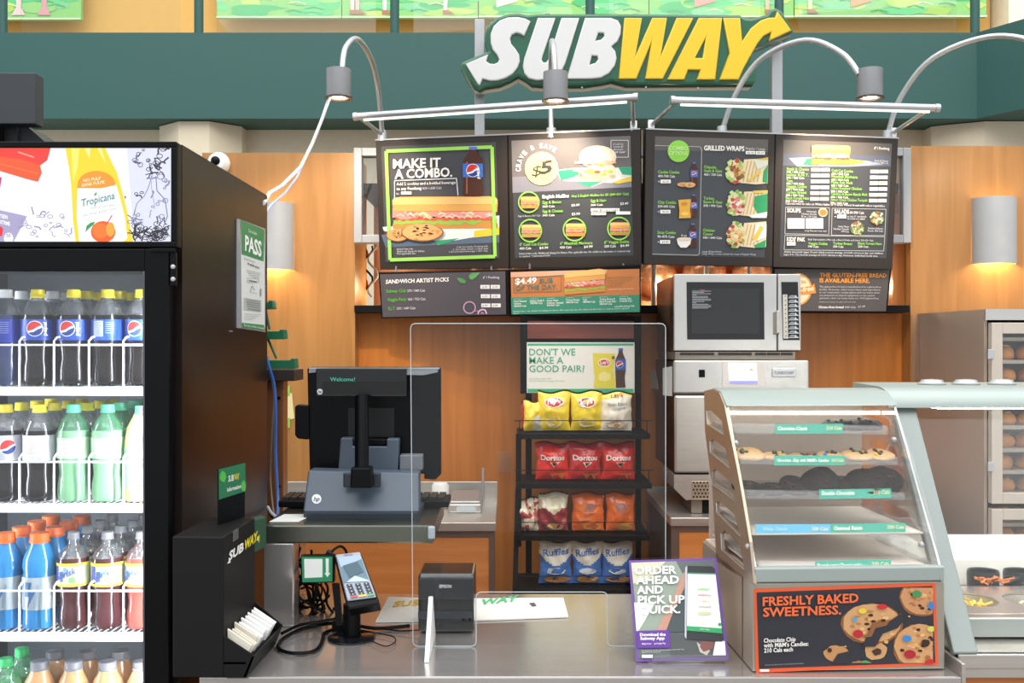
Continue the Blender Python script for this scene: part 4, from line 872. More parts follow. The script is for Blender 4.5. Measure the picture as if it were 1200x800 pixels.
# things on the cooler side
t = thing('pass_certificate', 'green and white food safety pass notice in a clear holder on the cooler side', 'notice', (FX+.006, 2.7, 1.57))
fs_ = plane_map((FX+.004, 0, 0), (1, 0, 0), .0005)
q_ = [fs_(278.5,256), fs_(311,268), fs_(311,389), fs_(278.5,384)]
MB().slab(q_, (-.0035, 0, 0)).build('holder', mat('grey_acrylic_holder', '#9a9da3', .2), t)
pr = Print(fs_, (270, 250, 5.333)); poster(pr, [(62,40),(212,102),(214,732),(70,712)], '#dfe3e0')
pr.poly([(62,40),(212,102),(206,300),(68,255)], '#3d8a55', 2); pr.poly([(70,682),(208,697),(214,732),(70,712)], '#3d8a55', 2)
pr.text('DineSafe', 108, 116, 162, 138, 20, '#cfe6d2', .01, 4); pr.text('PASS', 87, 228, 190, 270, 90, '#f6f8f4', .05, 4)
pr.text('Establishment', 82, 285, 150, 310, 10, '#555555', 0, 4); pr.text('Address', 100, 318, 178, 345, 14, '#444444', .02, 4)
for i in range(4): pr.line([(95+i*5, 352+i*11), (185-i*4, 376+i*10)], 2.5, '#8e9490', 4)
pr.frame(102, 405, 172, 432, 2, '#7b817d', 4); pr.line([(110,418),(160,428)], 6, '#555a57', 5); pr.line([(120,485),(132,452),(140,470),(150,480)], 2.5, '#6a6f80', 4); pr.line([(115,490),(165,500)], 2, '#8e9490', 4); pr.rect(182, 470, 190, 515, '#9a9f9c', 4)
pr.poly([(82,525),(190,542),(190,615),(82,600)], '#b9bfbb', 3)
for i in range(5): pr.line([(90+i*3, 537+i*14), (182, 552+i*14)], 4, '#6c726e', 5)
for i in range(4): pr.line([(84,626+i*12), (190-i*18, 634+i*10)], 2, '#8e9490', 4)
pr.text('Toronto Public Health', 78, 702, 205, 724, 12, '#d6ecd8', .02, 4); pr.build(t)
MB().box((FX+.001, 2.48, 1.5735), (FX+.004, 2.5, 1.577)).build('clip', ALU, t)

# big black box and slanted hood above and behind the cooler
zt = P(0, 85, 2.35).z; zb = P(0, 145, 2.35).z; xb = P(41, 0, 2.35).x
t = thing('ceiling_speaker', 'black box with a slanted bracket above the drinks cooler, at the left edge', 'black box', (-1.25, 2.4, FT))
MB().box((-1.5, 2.35, zb), (xb, 2.395, zt)).build('box', mat('dark_slate_box', '#33383d', .45), t, bevel=.002)
b = MB(); b.slab([P(-20, 122, 2.42), P(0, 132, 2.42), P(20, 145, 2.42), P(20, 190, 2.42), P(-20, 190, 2.42)], (0, .06, 0)); b.slab([P(20,146,2.43), P(32,148,2.43), P(57,170,2.43), P(57,196,2.43), P(20,196,2.43)], (0, .1, 0))
b.build('bracket', mat('dark_slate_bracket', '#2b3034', .5), t)
MB().box((-1.3, 2.395, FT), (-1.2, 2.42, zb+.03)).build('stem', MATT, t)

# ------------------------------------------------------------------ front counter
CT = mat('brushed_counter_steel', '#c6c2bf', .17, .75, vary=.12, scale=5, stretch=(1, 12, 1), rv=.05)
fy = 1.985; b = MB().box((-.607, fy, .872), (.872, 2.64, .9))
cn = thing('service_counter', 'long brushed steel service counter in the foreground', 'counter', (.1, 2.3, 0))
b.build('worktop', CT, cn, bevel=.003); MB().box((-.60, 2.03, .08), (.87, 2.6, .872)).build('cabinet', WOODH, cn); MB().box((-.59, 2.08, 0), (.86, 2.56, .08)).build('plinth', MATT, cn)
MB().box((.872, fy, .872), (.880, 2.64, .925)).build('end_lip', STEEL, cn, bevel=.001)

# ------------------------------------------------------------------ rear work counters
def rear_counter(name, label, x0, x1, y0, y1, splash, cx0, cx1):
    t = thing(name, label, 'counter', ((x0+x1)/2, (y0+y1)/2, 0))
    MB().box((x0, y0, .868), (x1, y1, .9)).build('worktop', STEEL, t, bevel=.003)
    MB().box((x0+.01, y0+.025, .1), (x1-.01, y1-.01, .868)).build('cabinet', STEELD, t)
    MB().box((cx0, y0+.015, .16), (cx1, y0+.025, .845)).build('door_panel', WOODH, t)
    b = MB(); b.slab([(x0+.005, y0+.012, .868), (x1-.005, y0+.012, .868), (cx1, y0+.012, .845), (cx0, y0+.012, .845)], (0, .014, 0))
    b.slab([(x1-.005, y0+.012, .868), (x1-.005, y0+.012, .1), (cx1, y0+.012, .16), (cx1, y0+.012, .845)], (0, .014, 0))
    b.slab([(x0+.005, y0+.012, .868), (cx0, y0+.012, .845), (cx0, y0+.012, .16), (x0+.005, y0+.012, .1)], (0, .014, 0)); b.build('door_frame', mat('warm_steel_trim', '#85766c', .4, .8), t)
    MB().box((x0, y1-.012, .9), (x1, y1, .9+splash)).build('splashback', STEEL, t, bevel=.002); MB().box((x0+.03, y0+.06, 0), (x1-.03, y1-.03, .1)).build('plinth', MATT, t)
    return t
rear_counter('work_counter', 'steel-topped work counter with an orange wood front behind the till', -.95, -.058, 3.68, 4.12, .088, -.9, -.083)
rear_counter('work_counter', 'steel-topped counter with an orange wood panel under the black-fronted oven', .585, 1.55, 3.78, 4.47, .02, .62, 1.5)
# scale on the left rear counter
t = thing('kitchen_scale', 'small silver portion scale on the steel counter behind the till', 'scale', P(548, 590, 3.9))
a = P(526, 0, 3.9).x; c = P(564, 0, 3.9).x
b = MB(); b.slab([(a, 3.88, .9), (c, 3.88, .9), (c, 4.02, .9), (a, 4.02, .9)], (0, 0, .035)); b.build('body', STEEL, t, bevel=.006); b = MB(); b.slab([(a+.005, 3.89, .937), (c-.005, 3.89, .937), (c-.01, 4.0, .965), (a+.01, 4.0, .965)], (0, 0, .006)); b.build('tray', ALU, t, bevel=.003)
MB().box((a+.03, 3.876, .908), (c-.02, 3.88, .926)).build('display', mat('pale_display', '#b9c0c4', .3), t)
tag(MB().tube([P(566, 592, 4.05), P(566, 548, 4.05)], .005, 8).build('steel_rod', ALU), 'thin upright steel rod at the right end of the counter behind the till', 'rod')
x = P(516, 0, 4.0).x; tag(MB().lathe([(.028, .9), (.033, .905), (.033, .99), (.026, 1.0)], (x, 4.0, 0), 20).build('plastic_tub', mat('cloudy_plastic', '#d9d6d0', .4), smooth=True), 'small cloudy plastic tub left of the silver scale', 'tub')

# ------------------------------------------------------------------ chip rack
RY = 4.06
t = thing('chip_rack', 'black metal chip rack with four shelves and a sign holder', 'rack', (P(680, 0, 4.2).x, 4.2, 0))
rx0 = P(612, 0, RY).x; rx1 = P(748, 0, RY).x
for (x0, x1) in ((616, 623), (745, 751)):
    MB().box((P(x0, 0, 4.35).x, 4.34, .02), (P(x1, 0, 4.35).x, 4.36, P(0, 372, 4.35).z)).build('upright', MATT, t)
MB().box((P(604.5, 0, 4.12).x, 4.11, P(0, 640, 4.12).z), (P(611, 0, 4.12).x, 4.13, P(0, 508, 4.12).z)).build('upright', MATT, t)
RZ = []
for y, xa, xb in ((508, 606, 762), (566, 606, 764), (627, 606, 762), (690, 604, 764)):
    z = P(0, y, RY).z; RZ.append(z); sh = MB().box((P(xa, 0, RY).x, RY, z-.022), (P(xb, 0, RY).x, 4.34, z)).build('shelf', MATT, t, bevel=.002)
    b = MB(); zt_ = z+.052; xa_ = P(xa-3, 0, RY).x; xb_ = P(xb+2, 0, RY).x
    b.tube([(xa_, RY-.004, zt_), (xb_, RY-.004, zt_)], .0018, 6).tube([(xa_+.02, RY-.004, z-.01), (xa_+.02, RY-.004, zt_)], .0018, 6).tube([(xb_-.02, RY-.004, z-.01), (xb_-.02, RY-.004, zt_)], .0018, 6); b.build('retaining_wire', MATT, sh)
for px in (602,):
    b = MB(); p0 = P(px+2, 572, 4.2); p1 = P(px-4 if px < 700 else px+4, 660, 4.0); p1.z = .3; b.slab([p0, p0+Vector((.02, 0, 0)), p1+Vector((.02, 0, 0)), p1], (0, .02, 0)); b.build('side_bar', MATT, t)
MB().box((P(606, 0, 4.2).x, 4.08, .0), (P(760, 0, 4.2).x, 4.36, .03)).build('base', MATT, t)
# header frame, wood strip, and the sign
z0 = P(0, 461, 4.2).z; z1 = P(0, 370, 4.2).z
for xa, xb in ((610, 617), (743.5, 751)): MB().box((P(xa, 0, 4.2).x, 4.19, z0), (P(xb, 0, 4.2).x, 4.34, z1)).build('header_side', MATT, t)
MB().box((P(617, 0, 4.2).x, 4.21, P(0, 401, 4.2).z), (P(743.5, 0, 4.2).x, 4.23, z1)).build('header_back', MATT, t)
MB().box((P(618, 0, 4.2).x, 4.2, P(0, 396.5, 4.2).z), (P(743, 0, 4.2).x, 4.21, P(0, 376, 4.2).z)).build('wood_strip', wood('dark_red_wood', '#5e2a1c', '#7c3a28', True), t)
sg = thing('pair_sign', "white and green sign asking don't we make a good pair above the chip bags", 'sign', P(680, 460, 4.19))
MB().box((P(617, 0, 4.2).x+.001, 4.19, P(0, 460, 4.2).z), (P(743.5, 0, 4.2).x-.001, 4.2, P(0, 401, 4.2).z)).build('panel', mat('sign_panel', '#e8e6dc', .5), sg)
pr = Print(plane_map((0, 4.19, 0), (0, -1, 0), .0008), (590, 370, 4.705))
pr.rect(133, 152, 717, 420, '#e9e4d8', 1, 'poster'); pr.rect(133, 152, 717, 164, '#3fae7d', 2); pr.rect(133, 402, 717, 420, '#3fae7d', 2)
pr.text("DON'T WE", 142, 217, 396, 217, 36, '#3aa37a', .008, 3); pr.text('MAKE A', 142, 263, 330, 263, 36, '#3aa37a', .008, 3); pr.text('GOOD PAIR?', 142, 309, 447, 309, 36, '#3aa37a', .008, 3)
pr.text('Any Classic chips with', 142, 349, 262, 349, 9, '#8dbfa6', 0, 3); pr.text('20oz. bottled beverage 390 Cals', 142, 362, 336, 362, 9, '#8dbfa6', 0, 3)
pr.poly([(493,206),(616,208),(612,250),(606,300),(616,350),(616,400),(497,396),(503,340),(497,280)], '#e2cf3f', 3); pr.circ(556, 258, 34, '#f6ecd0', 4, 24); pr.circ(556, 258, 30, '#cf4336', 5, 17); pr.text("Lay's", 534, 266, 580, 262, 17, '#ffffff', .03, 6); pr.circ(556, 335, 38, '#efe08a', 4, 26, .15); pr.circ(605, 230, 9, '#7a5a2a', 5)
pr.poly([(635,180),(656,180),(658,205),(672,240),(674,300),(668,340),(673,395),(620,395),(618,340),(616,300),(618,240),(633,205)], '#4a2a22', 4); pr.rect(634, 178, 658, 192, '#3c5aa8', 5); pr.rect(616, 238, 674, 298, '#2f5aa6', 5); pepsi(pr, 640, 268, 18, 6)
pr.build(sg)
# chip bags
def bag(label, name, cx, z, y0, w, h, depth, base, top, art, seed, tilt=0, group=None, crump=.009, regions=None):
    t = thing(name, label, 'chip bag', (cx, y0, z), 0, group); n, m = 22, 26; rnd = Vector((seed*7.3, seed*3.1, seed*1.7))
    def sh(u, v):   # u, v in 0..1, v up
        pin = 1-.08*math.sin(PI*v)*1+.03*math.sin(v*9+seed)*math.sin(PI*v)
        T = depth/2*(max(0, math.sin(PI*min(max(u, 0), 1)))**.6)*(max(0, math.sin(PI*min(max((v-.04)/.92, 0), 1)))**.7)
        nz = noise.noise(Vector((u*3.5, v*4.2, 0))+rnd); cr = noise.noise(Vector((u*9, v*7, 3))+rnd); edge = math.sin(PI*v)**.5 if 0 < v < 1 else 0
        x = (u-.5)*w*pin + tilt*v*h + .004*cr; zz = v*h + (.006*math.sin(u*7+seed) if v > .9 else 0)
        fr = -T-crump*nz*min(1, T*60)-crump*.6*abs(cr)*min(1, T*80)
        return x, zz, fr, T
    b = MB(); vs = []; fs = []; mi = []
    for j in range(m+1):
        for i in range(n+1):
            x, zz, f, T = sh(i/n, j/m); vs.append((cx+x, y0+f, z+zz))
    for j in range(m+1):
        for i in range(n+1):
            x, zz, f, T = sh(i/n, j/m); vs.append((cx+x, y0+T, z+zz))
    o = (n+1)*(m+1); cols = [base]+([top] if top else [])+([r[1] for r in regions] if regions else [])
    for j in range(m):
        for i in range(n):
            a = j*(n+1)+i; u, v = (i+.5)/n, (j+.5)/m; k = 0
            if top and v > .86+.05*math.sin(u*5+seed): k = 1
            if regions:
                for q, (fn, _) in enumerate(regions):
                    if fn(u, v): k = 1+(1 if top else 0)+q
            fs.append((a, a+1, a+n+2, a+n+1)); mi.append(k)
    for j in range(m):
        for i in range(n):
            a = o+j*(n+1)+i; fs.append((a+1, a, a+n+1, a+n+2)); mi.append(0)
    for f_, k in zip(fs, mi): pass
    b.v = [Vector(v) for v in vs]; b.f = [list(f_) for f_ in fs]; b.m = mi
    ms = []
    for c_ in cols: ms.append(mat('foil_'+c_.lstrip('#'), c_, .25, 0, vary=.1, scale=30, bump=.2, coat=.3))
    b.build('bag_body', ms, t, smooth='all')
    if art:
        def mp(u, v, k=0):
            uu = u; vv = 1-v; x, zz, f, T = sh(uu, vv); return Vector((cx+x, y0+f-.0022-.0004*k, z+zz))
        pr = Print(mp); art(pr); pr.build(t)
    return t
def art_lays(pr):
    pr.circ(.5, .27, .30, '#f4efe2', 1, .13); pr.circ(.5, .27, .26, '#cf2f2c', 2, .10, n=24); pr.text("Lay's", .3, .31, .7, .29, .10, '#ffffff', .04, 4); pr.circ(.5, .76, .26, '#f0dfa0', 1, .12, .12); pr.circ(.42, .8, .15, '#ecd58a', 2, .07, .12)
def art_baked(pr):
    pr.text("Lay's", .33, .14, .72, .12, .06, '#b86a2a', .03, 3); pr.text('Oven Baked', .2, .36, .85, .32, .08, '#7e8a86', .0, 3); pr.text('Original', .35, .46, .8, .42, .07, '#7e8a86', .0, 3); pr.circ(.5, .8, .3, '#e8cfae', 1, .1, .15); pr.circ(.5, .83, .1, '#c4803f', 2, .04)
def art_dor(pr):
    pr.poly([(.2,.42),(.5,.18),(.95,.36),(.6,.62)], '#2a1c1c', 1); pr.text('Doritos', .13, .45, .9, .45, .13, '#f4e9dc', .05, 4); pr.poly([(.42,.5),(.74,.5),(.55,.64)], '#e8d8c0', 2); pr.poly([(.47,.52),(.67,.52),(.55,.6)], '#3a2220', 3)
    pr.poly([(.42,.80),(.68,.80),(.55,.96)], '#e8903a', 2); pr.poly([(.66,.80),(.92,.80),(.78,.96)], '#e58a34', 2)
def art_sun(pr):
    pr.circ(.5, .38, .36, '#e9792f', 1, .13); pr.text('Sun', .3, .38, .72, .35, .12, '#8c8fa0', .05, 3); pr.text('chips', .36, .48, .68, .46, .08, '#8c8fa0', .03, 3); pr.poly([(.2,.62),(.85,.58),(.88,.66),(.22,.7)], '#f1915a', 1); pr.circ(.62, .85, .28, '#e8a53c', 1, .1, .15)
def art_ruf(pr):
    pr.text('Ruffles', .12, .34, .9, .28, .14, '#4b74b8', .03, 3); pr.circ(.5, .66, .3, '#c7cbd0', 1, .07, .15); pr.circ(.52, .86, .38, '#d99a5c', 2, .08, .15); pr.circ(.68, .84, .12, '#e8b478', 3, .05, .15)
def art_mv(pr):
    pr.circ(.55, .86, .3, '#d9b070', 1, .09, .15)
def bags(px, py_base, py_top, Y=4.16): return P(px, 0, Y).x, (py_base-py_top)/1200*Y
def place_bag(label, name, px, wpx, row, ytop, ybase, depth, base, top, art, seed, Y=4.13, **k):
    cx = P(px, 0, Y).x; bag(label, name, cx, RZ[row]+.001, Y, wpx/1200*Y, (ybase-ytop)/1200*Y, depth, base, top, art, seed, **k)
place_bag('yellow chip bag turned sideways at the left end of the top shelf', 'chip_bag', 625, 24, 0, 470, 507, .05, '#f5d230', None, None, 1, regions=[(lambda u, v: u > .5 and v < .5, '#cfc6b4')])
place_bag('yellow chip bag with a red logo oval, left on the top shelf', 'chip_bag', 649, 39, 0, 459, 507, .06, '#f7d433', None, art_lays, 2)
place_bag('creased yellow chip bag in the middle of the top shelf', 'chip_bag', 687, 38, 0, 459, 507, .06, '#f7d433', None, art_lays, 3, crump=.012)
place_bag('pale baked chip bag with a yellow top at the right of the top shelf', 'chip_bag', 722, 38, 0, 460, 507, .05, '#f0e4cd', '#f2d44a', art_baked, 4)
place_bag('small red bag edge behind the sideways yellow bag on the top shelf', 'chip_bag', 615, 9, 0, 474, 507, .02, '#c32430', None, None, 5, Y=4.23)
for i, (px, l) in enumerate(((647, 'red tortilla chip bag at the left of the second shelf'), (685, 'darker red tortilla chip bag in the middle of the second shelf'), (724, 'red tortilla chip bag at the right of the second shelf'))):
    place_bag(l, 'tortilla_chip_bag', px, 40, 1, 520, 565, .06, ['#ea3429', '#d43030', '#ea3429'][i], '#c82a30', art_dor, 6+i)
place_bag('crumpled cream and red bag turned on its side at the left of the third shelf', 'chip_bag', 618, 27, 2, 585, 625, .06, '#b9443f', None, None, 9, crump=.02, regions=[(lambda u, v: noise.noise(Vector((u*5, v*5, 1))) > -.05, '#efe3c4')])
place_bag('cream-topped dark red chip bag with a crumpled top on the third shelf', 'chip_bag', 648, 36, 2, 579, 626, .06, '#a83c3c', None, art_mv, 10, crump=.02, regions=[(lambda u, v: v > .55+.08*math.sin(u*9), '#efe4c2')])
place_bag('orange whole grain chip bag, left one of the pair on the third shelf', 'grain_chip_bag', 689, 39, 2, 580, 626, .055, '#fb7426', '#f06a22', art_sun, 11)
place_bag('orange whole grain chip bag, right one of the pair on the third shelf', 'grain_chip_bag', 727, 35, 2, 580, 626, .055, '#fb7426', '#f06a22', art_sun, 12)
for i, (px, w_, l) in enumerate(((651, 40, 'blue ridged chip bag at the left of the bottom shelf'), (688, 36, 'blue ridged chip bag in the middle of the bottom shelf'), (723, 37, 'blue ridged chip bag at the right of the bottom shelf'))):
    place_bag(l, 'ridged_chip_bag', px, w_, 3, 636, 688, .055, '#4c7cc4', None, art_ruf, 13+i, regions=[(lambda u, v: v > .46+1.1*(u-.5)**2, '#ece4d2')])

# ------------------------------------------------------------------ oven and microwave
OY = 3.84
ox0 = P(790, 0, OY).x; ox1 = P(948, 0, OY).x; oz1 = P(0, 422, OY).z
t = thing('rapid_oven', 'steel rapid-cook oven with a lit touch screen under the microwave', 'oven', ((ox0+ox1)/2, 4.1, .9))
LGREY = mat('light_steel_panel', '#c6c5c1', .32, .7, vary=.05)
zb0 = P(0, 555, OY).z
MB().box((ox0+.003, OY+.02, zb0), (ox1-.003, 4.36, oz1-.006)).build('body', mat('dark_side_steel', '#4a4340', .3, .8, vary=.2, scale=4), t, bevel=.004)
MB().box((ox0, OY, P(0, 461, OY).z), (ox1, OY+.03, oz1)).build('control_panel', LGREY, t, bevel=.006)
od = MB().box((ox0+.002, OY-.004, P(0, 554, OY).z), (ox1-.002, OY+.02, P(0, 463, OY).z)).build('oven_door', STEEL, t, bevel=.008)
b = MB(); b.slab([(ox0, OY+.002, P(0, 556, OY).z), (ox1, OY+.002, P(0, 556, OY).z), (ox1, OY+.002, P(0, 570, OY).z), (ox0+.045, OY+.002, P(0, 586, OY).z), (ox0, OY+.002, P(0, 572, OY).z)], (0, .3, 0)); b.build('lower_panel', STEEL, t)
vb = MB().box((ox0+.06, OY+.001, P(0, 586, OY).z), (ox1-.03, OY+.02, P(0, 562, OY).z)).build('vent_cover', mat('tan_vent_metal', '#b3a08c', .4, .7), t, bevel=.008)
b = MB()
for r in range(5):
    for c_ in range(24): b.box((ox0+.07+c_*.013+(r % 2)*.006, OY-.0005, P(0, 583, OY).z+r*.0135), (ox0+.076+c_*.013+(r % 2)*.006, OY+.001, P(0, 583, OY).z+r*.0135+.006))
stuff(b.build('vent_holes', MATT, vb))
MB().box((ox0+.07, OY+.03, .902), (ox0+.11, OY+.3, P(0, 586, OY).z)).build('foot', STEELD, t); MB().box((ox1-.11, OY+.03, .902), (ox1-.07, OY+.3, P(0, 586, OY).z)).build('foot', STEELD, t)
MB().box((ox0+.112, OY+.04, .902), (ox1-.112, OY+.3, P(0, 587, OY).z)).build('underside', MATT, t)
pr = Print(plane_map((0, OY, 0), (0, -1, 0), .0012), (770, 410, 6.316)); 
pr.rect(485, 85, 795, 268, '#d9d2ca', 1); pr.build(t)
pe = Print(plane_map((0, OY-.002, 0), (0, -1, 0), .0012), (770, 410, 6.316), emis=1.0); pe.poly([(525,95),(735,97),(742,245),(535,245)], '#f6f6fd', 1, 'lit_screen'); pe.poly([(535,228),(742,228),(742,246),(536,246)], '#9a9be8', 2, 'lit_screen')
for x in (560, 605, 650): pe.circ(x, 145, 7, '#e6d9b0', 2, part='lit_screen')
pe.rect(685, 138, 708, 152, '#d9b070', 2, 'lit_screen'); pe.build(t)
MB().box((P(819, 0, OY).x, OY-.003, P(0, 442, OY).z), (P(826, 0, OY).x, OY, P(0, 433, OY).z)).build('switch', BLACK, t, bevel=.001)
MB().box((P(904.5, 0, OY).x, OY-.004, P(0, 441.5, OY).z), (P(932, 0, OY).x, OY, P(0, 431, OY).z)).build('badge', ALU, t, bevel=.002)
pr = Print(plane_map((0, OY-.0042, 0), (0, -1, 0), .0006)); pr.text('TURBOCHEF', 907, 438.5, 930, 438.5, 3.6, '#6f7276', .01, 2); pr.build(t)
# paper slips taped on the oven side
fs2 = plane_map((ox0+.0028, 0, 0), (-1, 0, 0), .0008)
for q_, l in (([(763,434),(768,433),(772,456),(763,455)], 'narrow'), ([(777,431),(788,429),(788,464),(777,463)], 'wide')):
    b = MB().slab([fs2(x, y, 1) for x, y in q_], (-.0006, 0, 0)); tag(b.build('paper_slip', mat('grey_white_paper', '#c9c8c4', .7)), '%s white paper slip taped to the left side of the oven' % l, 'paper')
# microwave
MY = 3.86
mx0 = P(790, 0, MY).x; mx1 = P(938.5, 0, MY).x; mz0 = P(0, 411, MY).z; mz1 = P(0, 321, MY).z; md = P(911, 0, MY).x
t = thing('microwave_oven', 'steel commercial microwave with a black door window on top of the oven', 'microwave', ((mx0+mx1)/2, 4.05, oz1))
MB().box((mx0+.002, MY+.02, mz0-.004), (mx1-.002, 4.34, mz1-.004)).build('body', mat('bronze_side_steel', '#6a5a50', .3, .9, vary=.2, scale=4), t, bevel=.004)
dr = MB().box((mx0, MY, mz0), (md-.002, MY+.02, mz1)).build('door', LGREY, t, bevel=.003)
cp = MB().box((md+.002, MY, mz0+.001), (mx1, MY+.02, mz1)).build('control_panel', LGREY, t, bevel=.003)
MB().box((mx0+.004, MY+.004, oz1+.002), (mx1-.02, 4.3, mz0-.004)).build('base', STEELD, t, bevel=.001)
pr = Print(plane_map((0, MY, 0), (0, -1, 0), .0010), (780, 310, 6.667))
pr.poly([(163,135),(768,138),(772,585),(168,585)], '#15171a', 1); pr.poly([(200,185),(730,187),(732,540),(203,540)], '#23282a', 2); pr.rect(203, 190, 357, 352, '#202427', 3)
for i in range(14): pr.rect(206, 206+i*10.2, random.choice((352, 330, 300)) if i not in (3, 9) else 240, 208.5+i*10.2, '#c9ccce', 4, 'warning_print')
pr.text('WARNING', 262, 202, 305, 202, 8, '#d0605a', .02, 5)
for i in range(10): pr.rect(205, 365+i*17, 212, 368+i*17, '#4a5053', 3)
pr.g = pr.g; pr.build(dr)
pr = Print(plane_map((0, MY, 0), (0, -1, 0), .0010), (780, 310, 6.667))
pr.poly([(903,135),(1033,135),(1047,590),(915,590)], '#0f1113', 1); pr.poly([(914,233),(950,233),(957,577),(919,577)], '#c8c3b8', 2)
for i in range(10):
    y = 246+i*34.5; pr.circ(934+i*.6, y, 5, '#4b4842', 3)
    pr.poly([(960+i*.6,y),(985,y-8),(1008,y-6),(1010,y+6),(965+i*.6,y+6)], '#8f979b', 2); pr.poly([(1005,y+2),(1015,y-10),(1022,y+2),(1036+i,y+14),(1010,y+14)], '#c9d0d2', 3); pr.line([(960,y+13),(1038,y+13)], 5, '#d7dcdd', 2)
pr.build(cp)
hx = P(905.5, 0, MY).x; hz = (P(0, 392, MY).z, P(0, 364, MY).z)
b = MB(); b.slab([(hx, MY, hz[0]), (hx+.024, MY, hz[0]), (hx+.022, MY-.022, hz[0]+.006), (hx+.01, MY-.022, hz[0]+.006)], (0, 0, hz[1]-hz[0]-.006)); b.build('handle', STEEL, dr, bevel=.002)
b = MB()
for i, (a_, c_) in enumerate(((797, 811), (811.5, 825), (825.5, 837), (842, 854), (854.5, 867), (867.5, 881), (885, 898), (899, 914), (915, 929))): b.box((P(a_, 0, MY).x, MY+.001, P(0, 416.2, MY).z), (P(c_, 0, MY).x, MY+.0042, P(0, 413, MY).z))
stuff(b.build('vent_slots', mat('dark_vent', '#2b241d', .6), t))

# ------------------------------------------------------------------ bread cabinet
bx0 = P(1156, 0, 3.74).x; bz1 = P(0, 362, 3.74).z
t = thing('bread_cabinet', 'tall steel bread cabinet with glass doors at the right edge', 'bread cabinet', (bx0+.35, 4.05, 0))
STB = mat('stained_cabinet_steel', '#b5a798', .45, .4, vary=.2, scale=3, rv=.08)
b = MB(); b.box((bx0, 3.76, .05), (bx0+.012, 4.38, bz1)).box((bx0+.7, 3.76, .05), (bx0+.712, 4.38, bz1)).box((bx0+.012, 4.36, .05), (bx0+.7, 4.38, bz1)).box((bx0+.012, 3.76, bz1-.035), (bx0+.7, 4.36, bz1)).box((bx0+.012, 3.76, .05), (bx0+.7, 4.36, .08)); b.build('cabinet', STB, t)
MB().box((bx0-.003, 3.74, bz1-.04), (bx0+.715, 3.76, bz1)).build('top_rail', LGREY, t)
CR = mat('cream_door_enamel', '#c7bdb0', .4, .2)
def cab_door(y0, y1):
    x0 = P(1161.5, 0, 3.73).x; z0 = P(0, y1, 3.73).z; z1 = P(0, y0, 3.73).z; w = .04; b = MB()
    x1 = bx0+.7
    b.box((x0, 3.725, z0), (x0+w, 3.755, z1)).box((x1-w, 3.725, z0), (x1, 3.755, z1)).box((x0+w, 3.725, z0), (x1-w, 3.755, z0+w)).box((x0+w, 3.725, z1-w), (x1-w, 3.755, z1)); d = b.build('door', CR, t, bevel=.002)
    MB().box((x0+w, 3.738, z0+w), (x1-w, 3.742, z1-w)).build('glass_pane', clear('cabinet_glass', '#eef2ef', .05), d)
    for f_ in (.18, .8): MB().box((x0-.016, 3.72, z0+(z1-z0)*f_), (x0+.006, 3.726, z0+(z1-z0)*f_+.035)).build('hinge', ALU, d, bevel=.001)
cab_door(378, 590); cab_door(596, 800)
BUN = mat('baked_bun_crust', '#dd944c', .5, vary=.35, scale=14, bump=.3)
zz = [P(0, y, 3.8).z for y in (395, 421.5, 447.5, 473, 498, 524.5, 550, 576, 611, 637, 663, 690)]
random.seed(33); bun0 = None
for ri, z in enumerate(zz):
    MB().box((bx0+.02, 3.775, z-.014), (bx0+.69, 4.34, z)).build('tray', CR, t, bevel=.001)
    if ri == 0: continue
    for ci in range(3):
        x = bx0+.105+ci*.095+random.uniform(-.006, .006)
        if bun0 is None:
            bun0 = thing('bread_roll', 'x', 'bread roll', (x, 3.84, z), 0, 'bread rolls in the bread cabinet')
            MB().lathe([(.001, 0), (.03, .0), (.038, .01), (.04, .024), (.034, .042), (.02, .052), (.001, .055)], (x, 3.84, z), 18).build('crust', BUN, bun0, smooth='all')
            b_ = MB(); b_.tube([(x-.02, 3.825, z+.05), (x, 3.82, z+.054), (x+.02, 3.825, z+.049)], .003, 6); b_.build('score_line', mat('pale_crumb', '#e8c890', .6), bun0, smooth=True); r_ = bun0
        else: r_ = dup(bun0, (x, 3.84, z), random.uniform(0, 6))
        r_.scale = (1, 1.2, random.uniform(.9, 1.05))
        r_['label'] = 'golden bread roll, %s on the %s tray of the bread cabinet' % (('leftmost', 'middle', 'rightmost')[ci], ('top', 'second', 'third', 'fourth', 'fifth', 'sixth', 'seventh', 'eighth', 'ninth', 'tenth', 'eleventh', 'twelfth')[ri])
# small steel stand visible through the glass and clear sheet on the wall
tag(MB().box((P(1068, 0, 4.36).x, 4.34, P(0, 446, 4.36).z), (P(1074, 0, 4.36).x, 4.36, P(0, 370, 4.36).z)).build('clear_wall_strip', HAZY), 'clear plastic strip on the wood wall beside the bread cabinet', 'plastic strip')

# ------------------------------------------------------------------ cookie display case
CA = math.radians(2.5); O = Vector((.472, 2.01, .9)); ex = Vector((math.cos(CA), math.sin(CA), 0)); ey = Vector((-math.sin(CA), math.cos(CA), 0)); CW = .385
def L(x, d, z): return O+ex*x+ey*d+Vector((0, 0, z))
def loc(p): q = p-O; return q.dot(ex), q.dot(ey), q.z
cc = thing('cookie_case', 'sloped glass cookie display case with a cookie poster on its base', 'display case', tuple(O+ex*CW/2+ey*.2), CA)
fside = plane_map(O, ex, .0005)
def lbox(b, lo, hi): return b.slab([L(lo[0], lo[1], lo[2]), L(hi[0], lo[1], lo[2]), L(hi[0], hi[1], lo[2]), L(lo[0], hi[1], lo[2])], (0, 0, hi[2]-lo[2]))
zb_ = loc(fside(883, 684))[2]
lbox(MB(), (0, 0, .002), (CW, .43, zb_)).build('base_box', mat('champagne_enamel', '#a79f92', .35, .5), cc, bevel=.003)
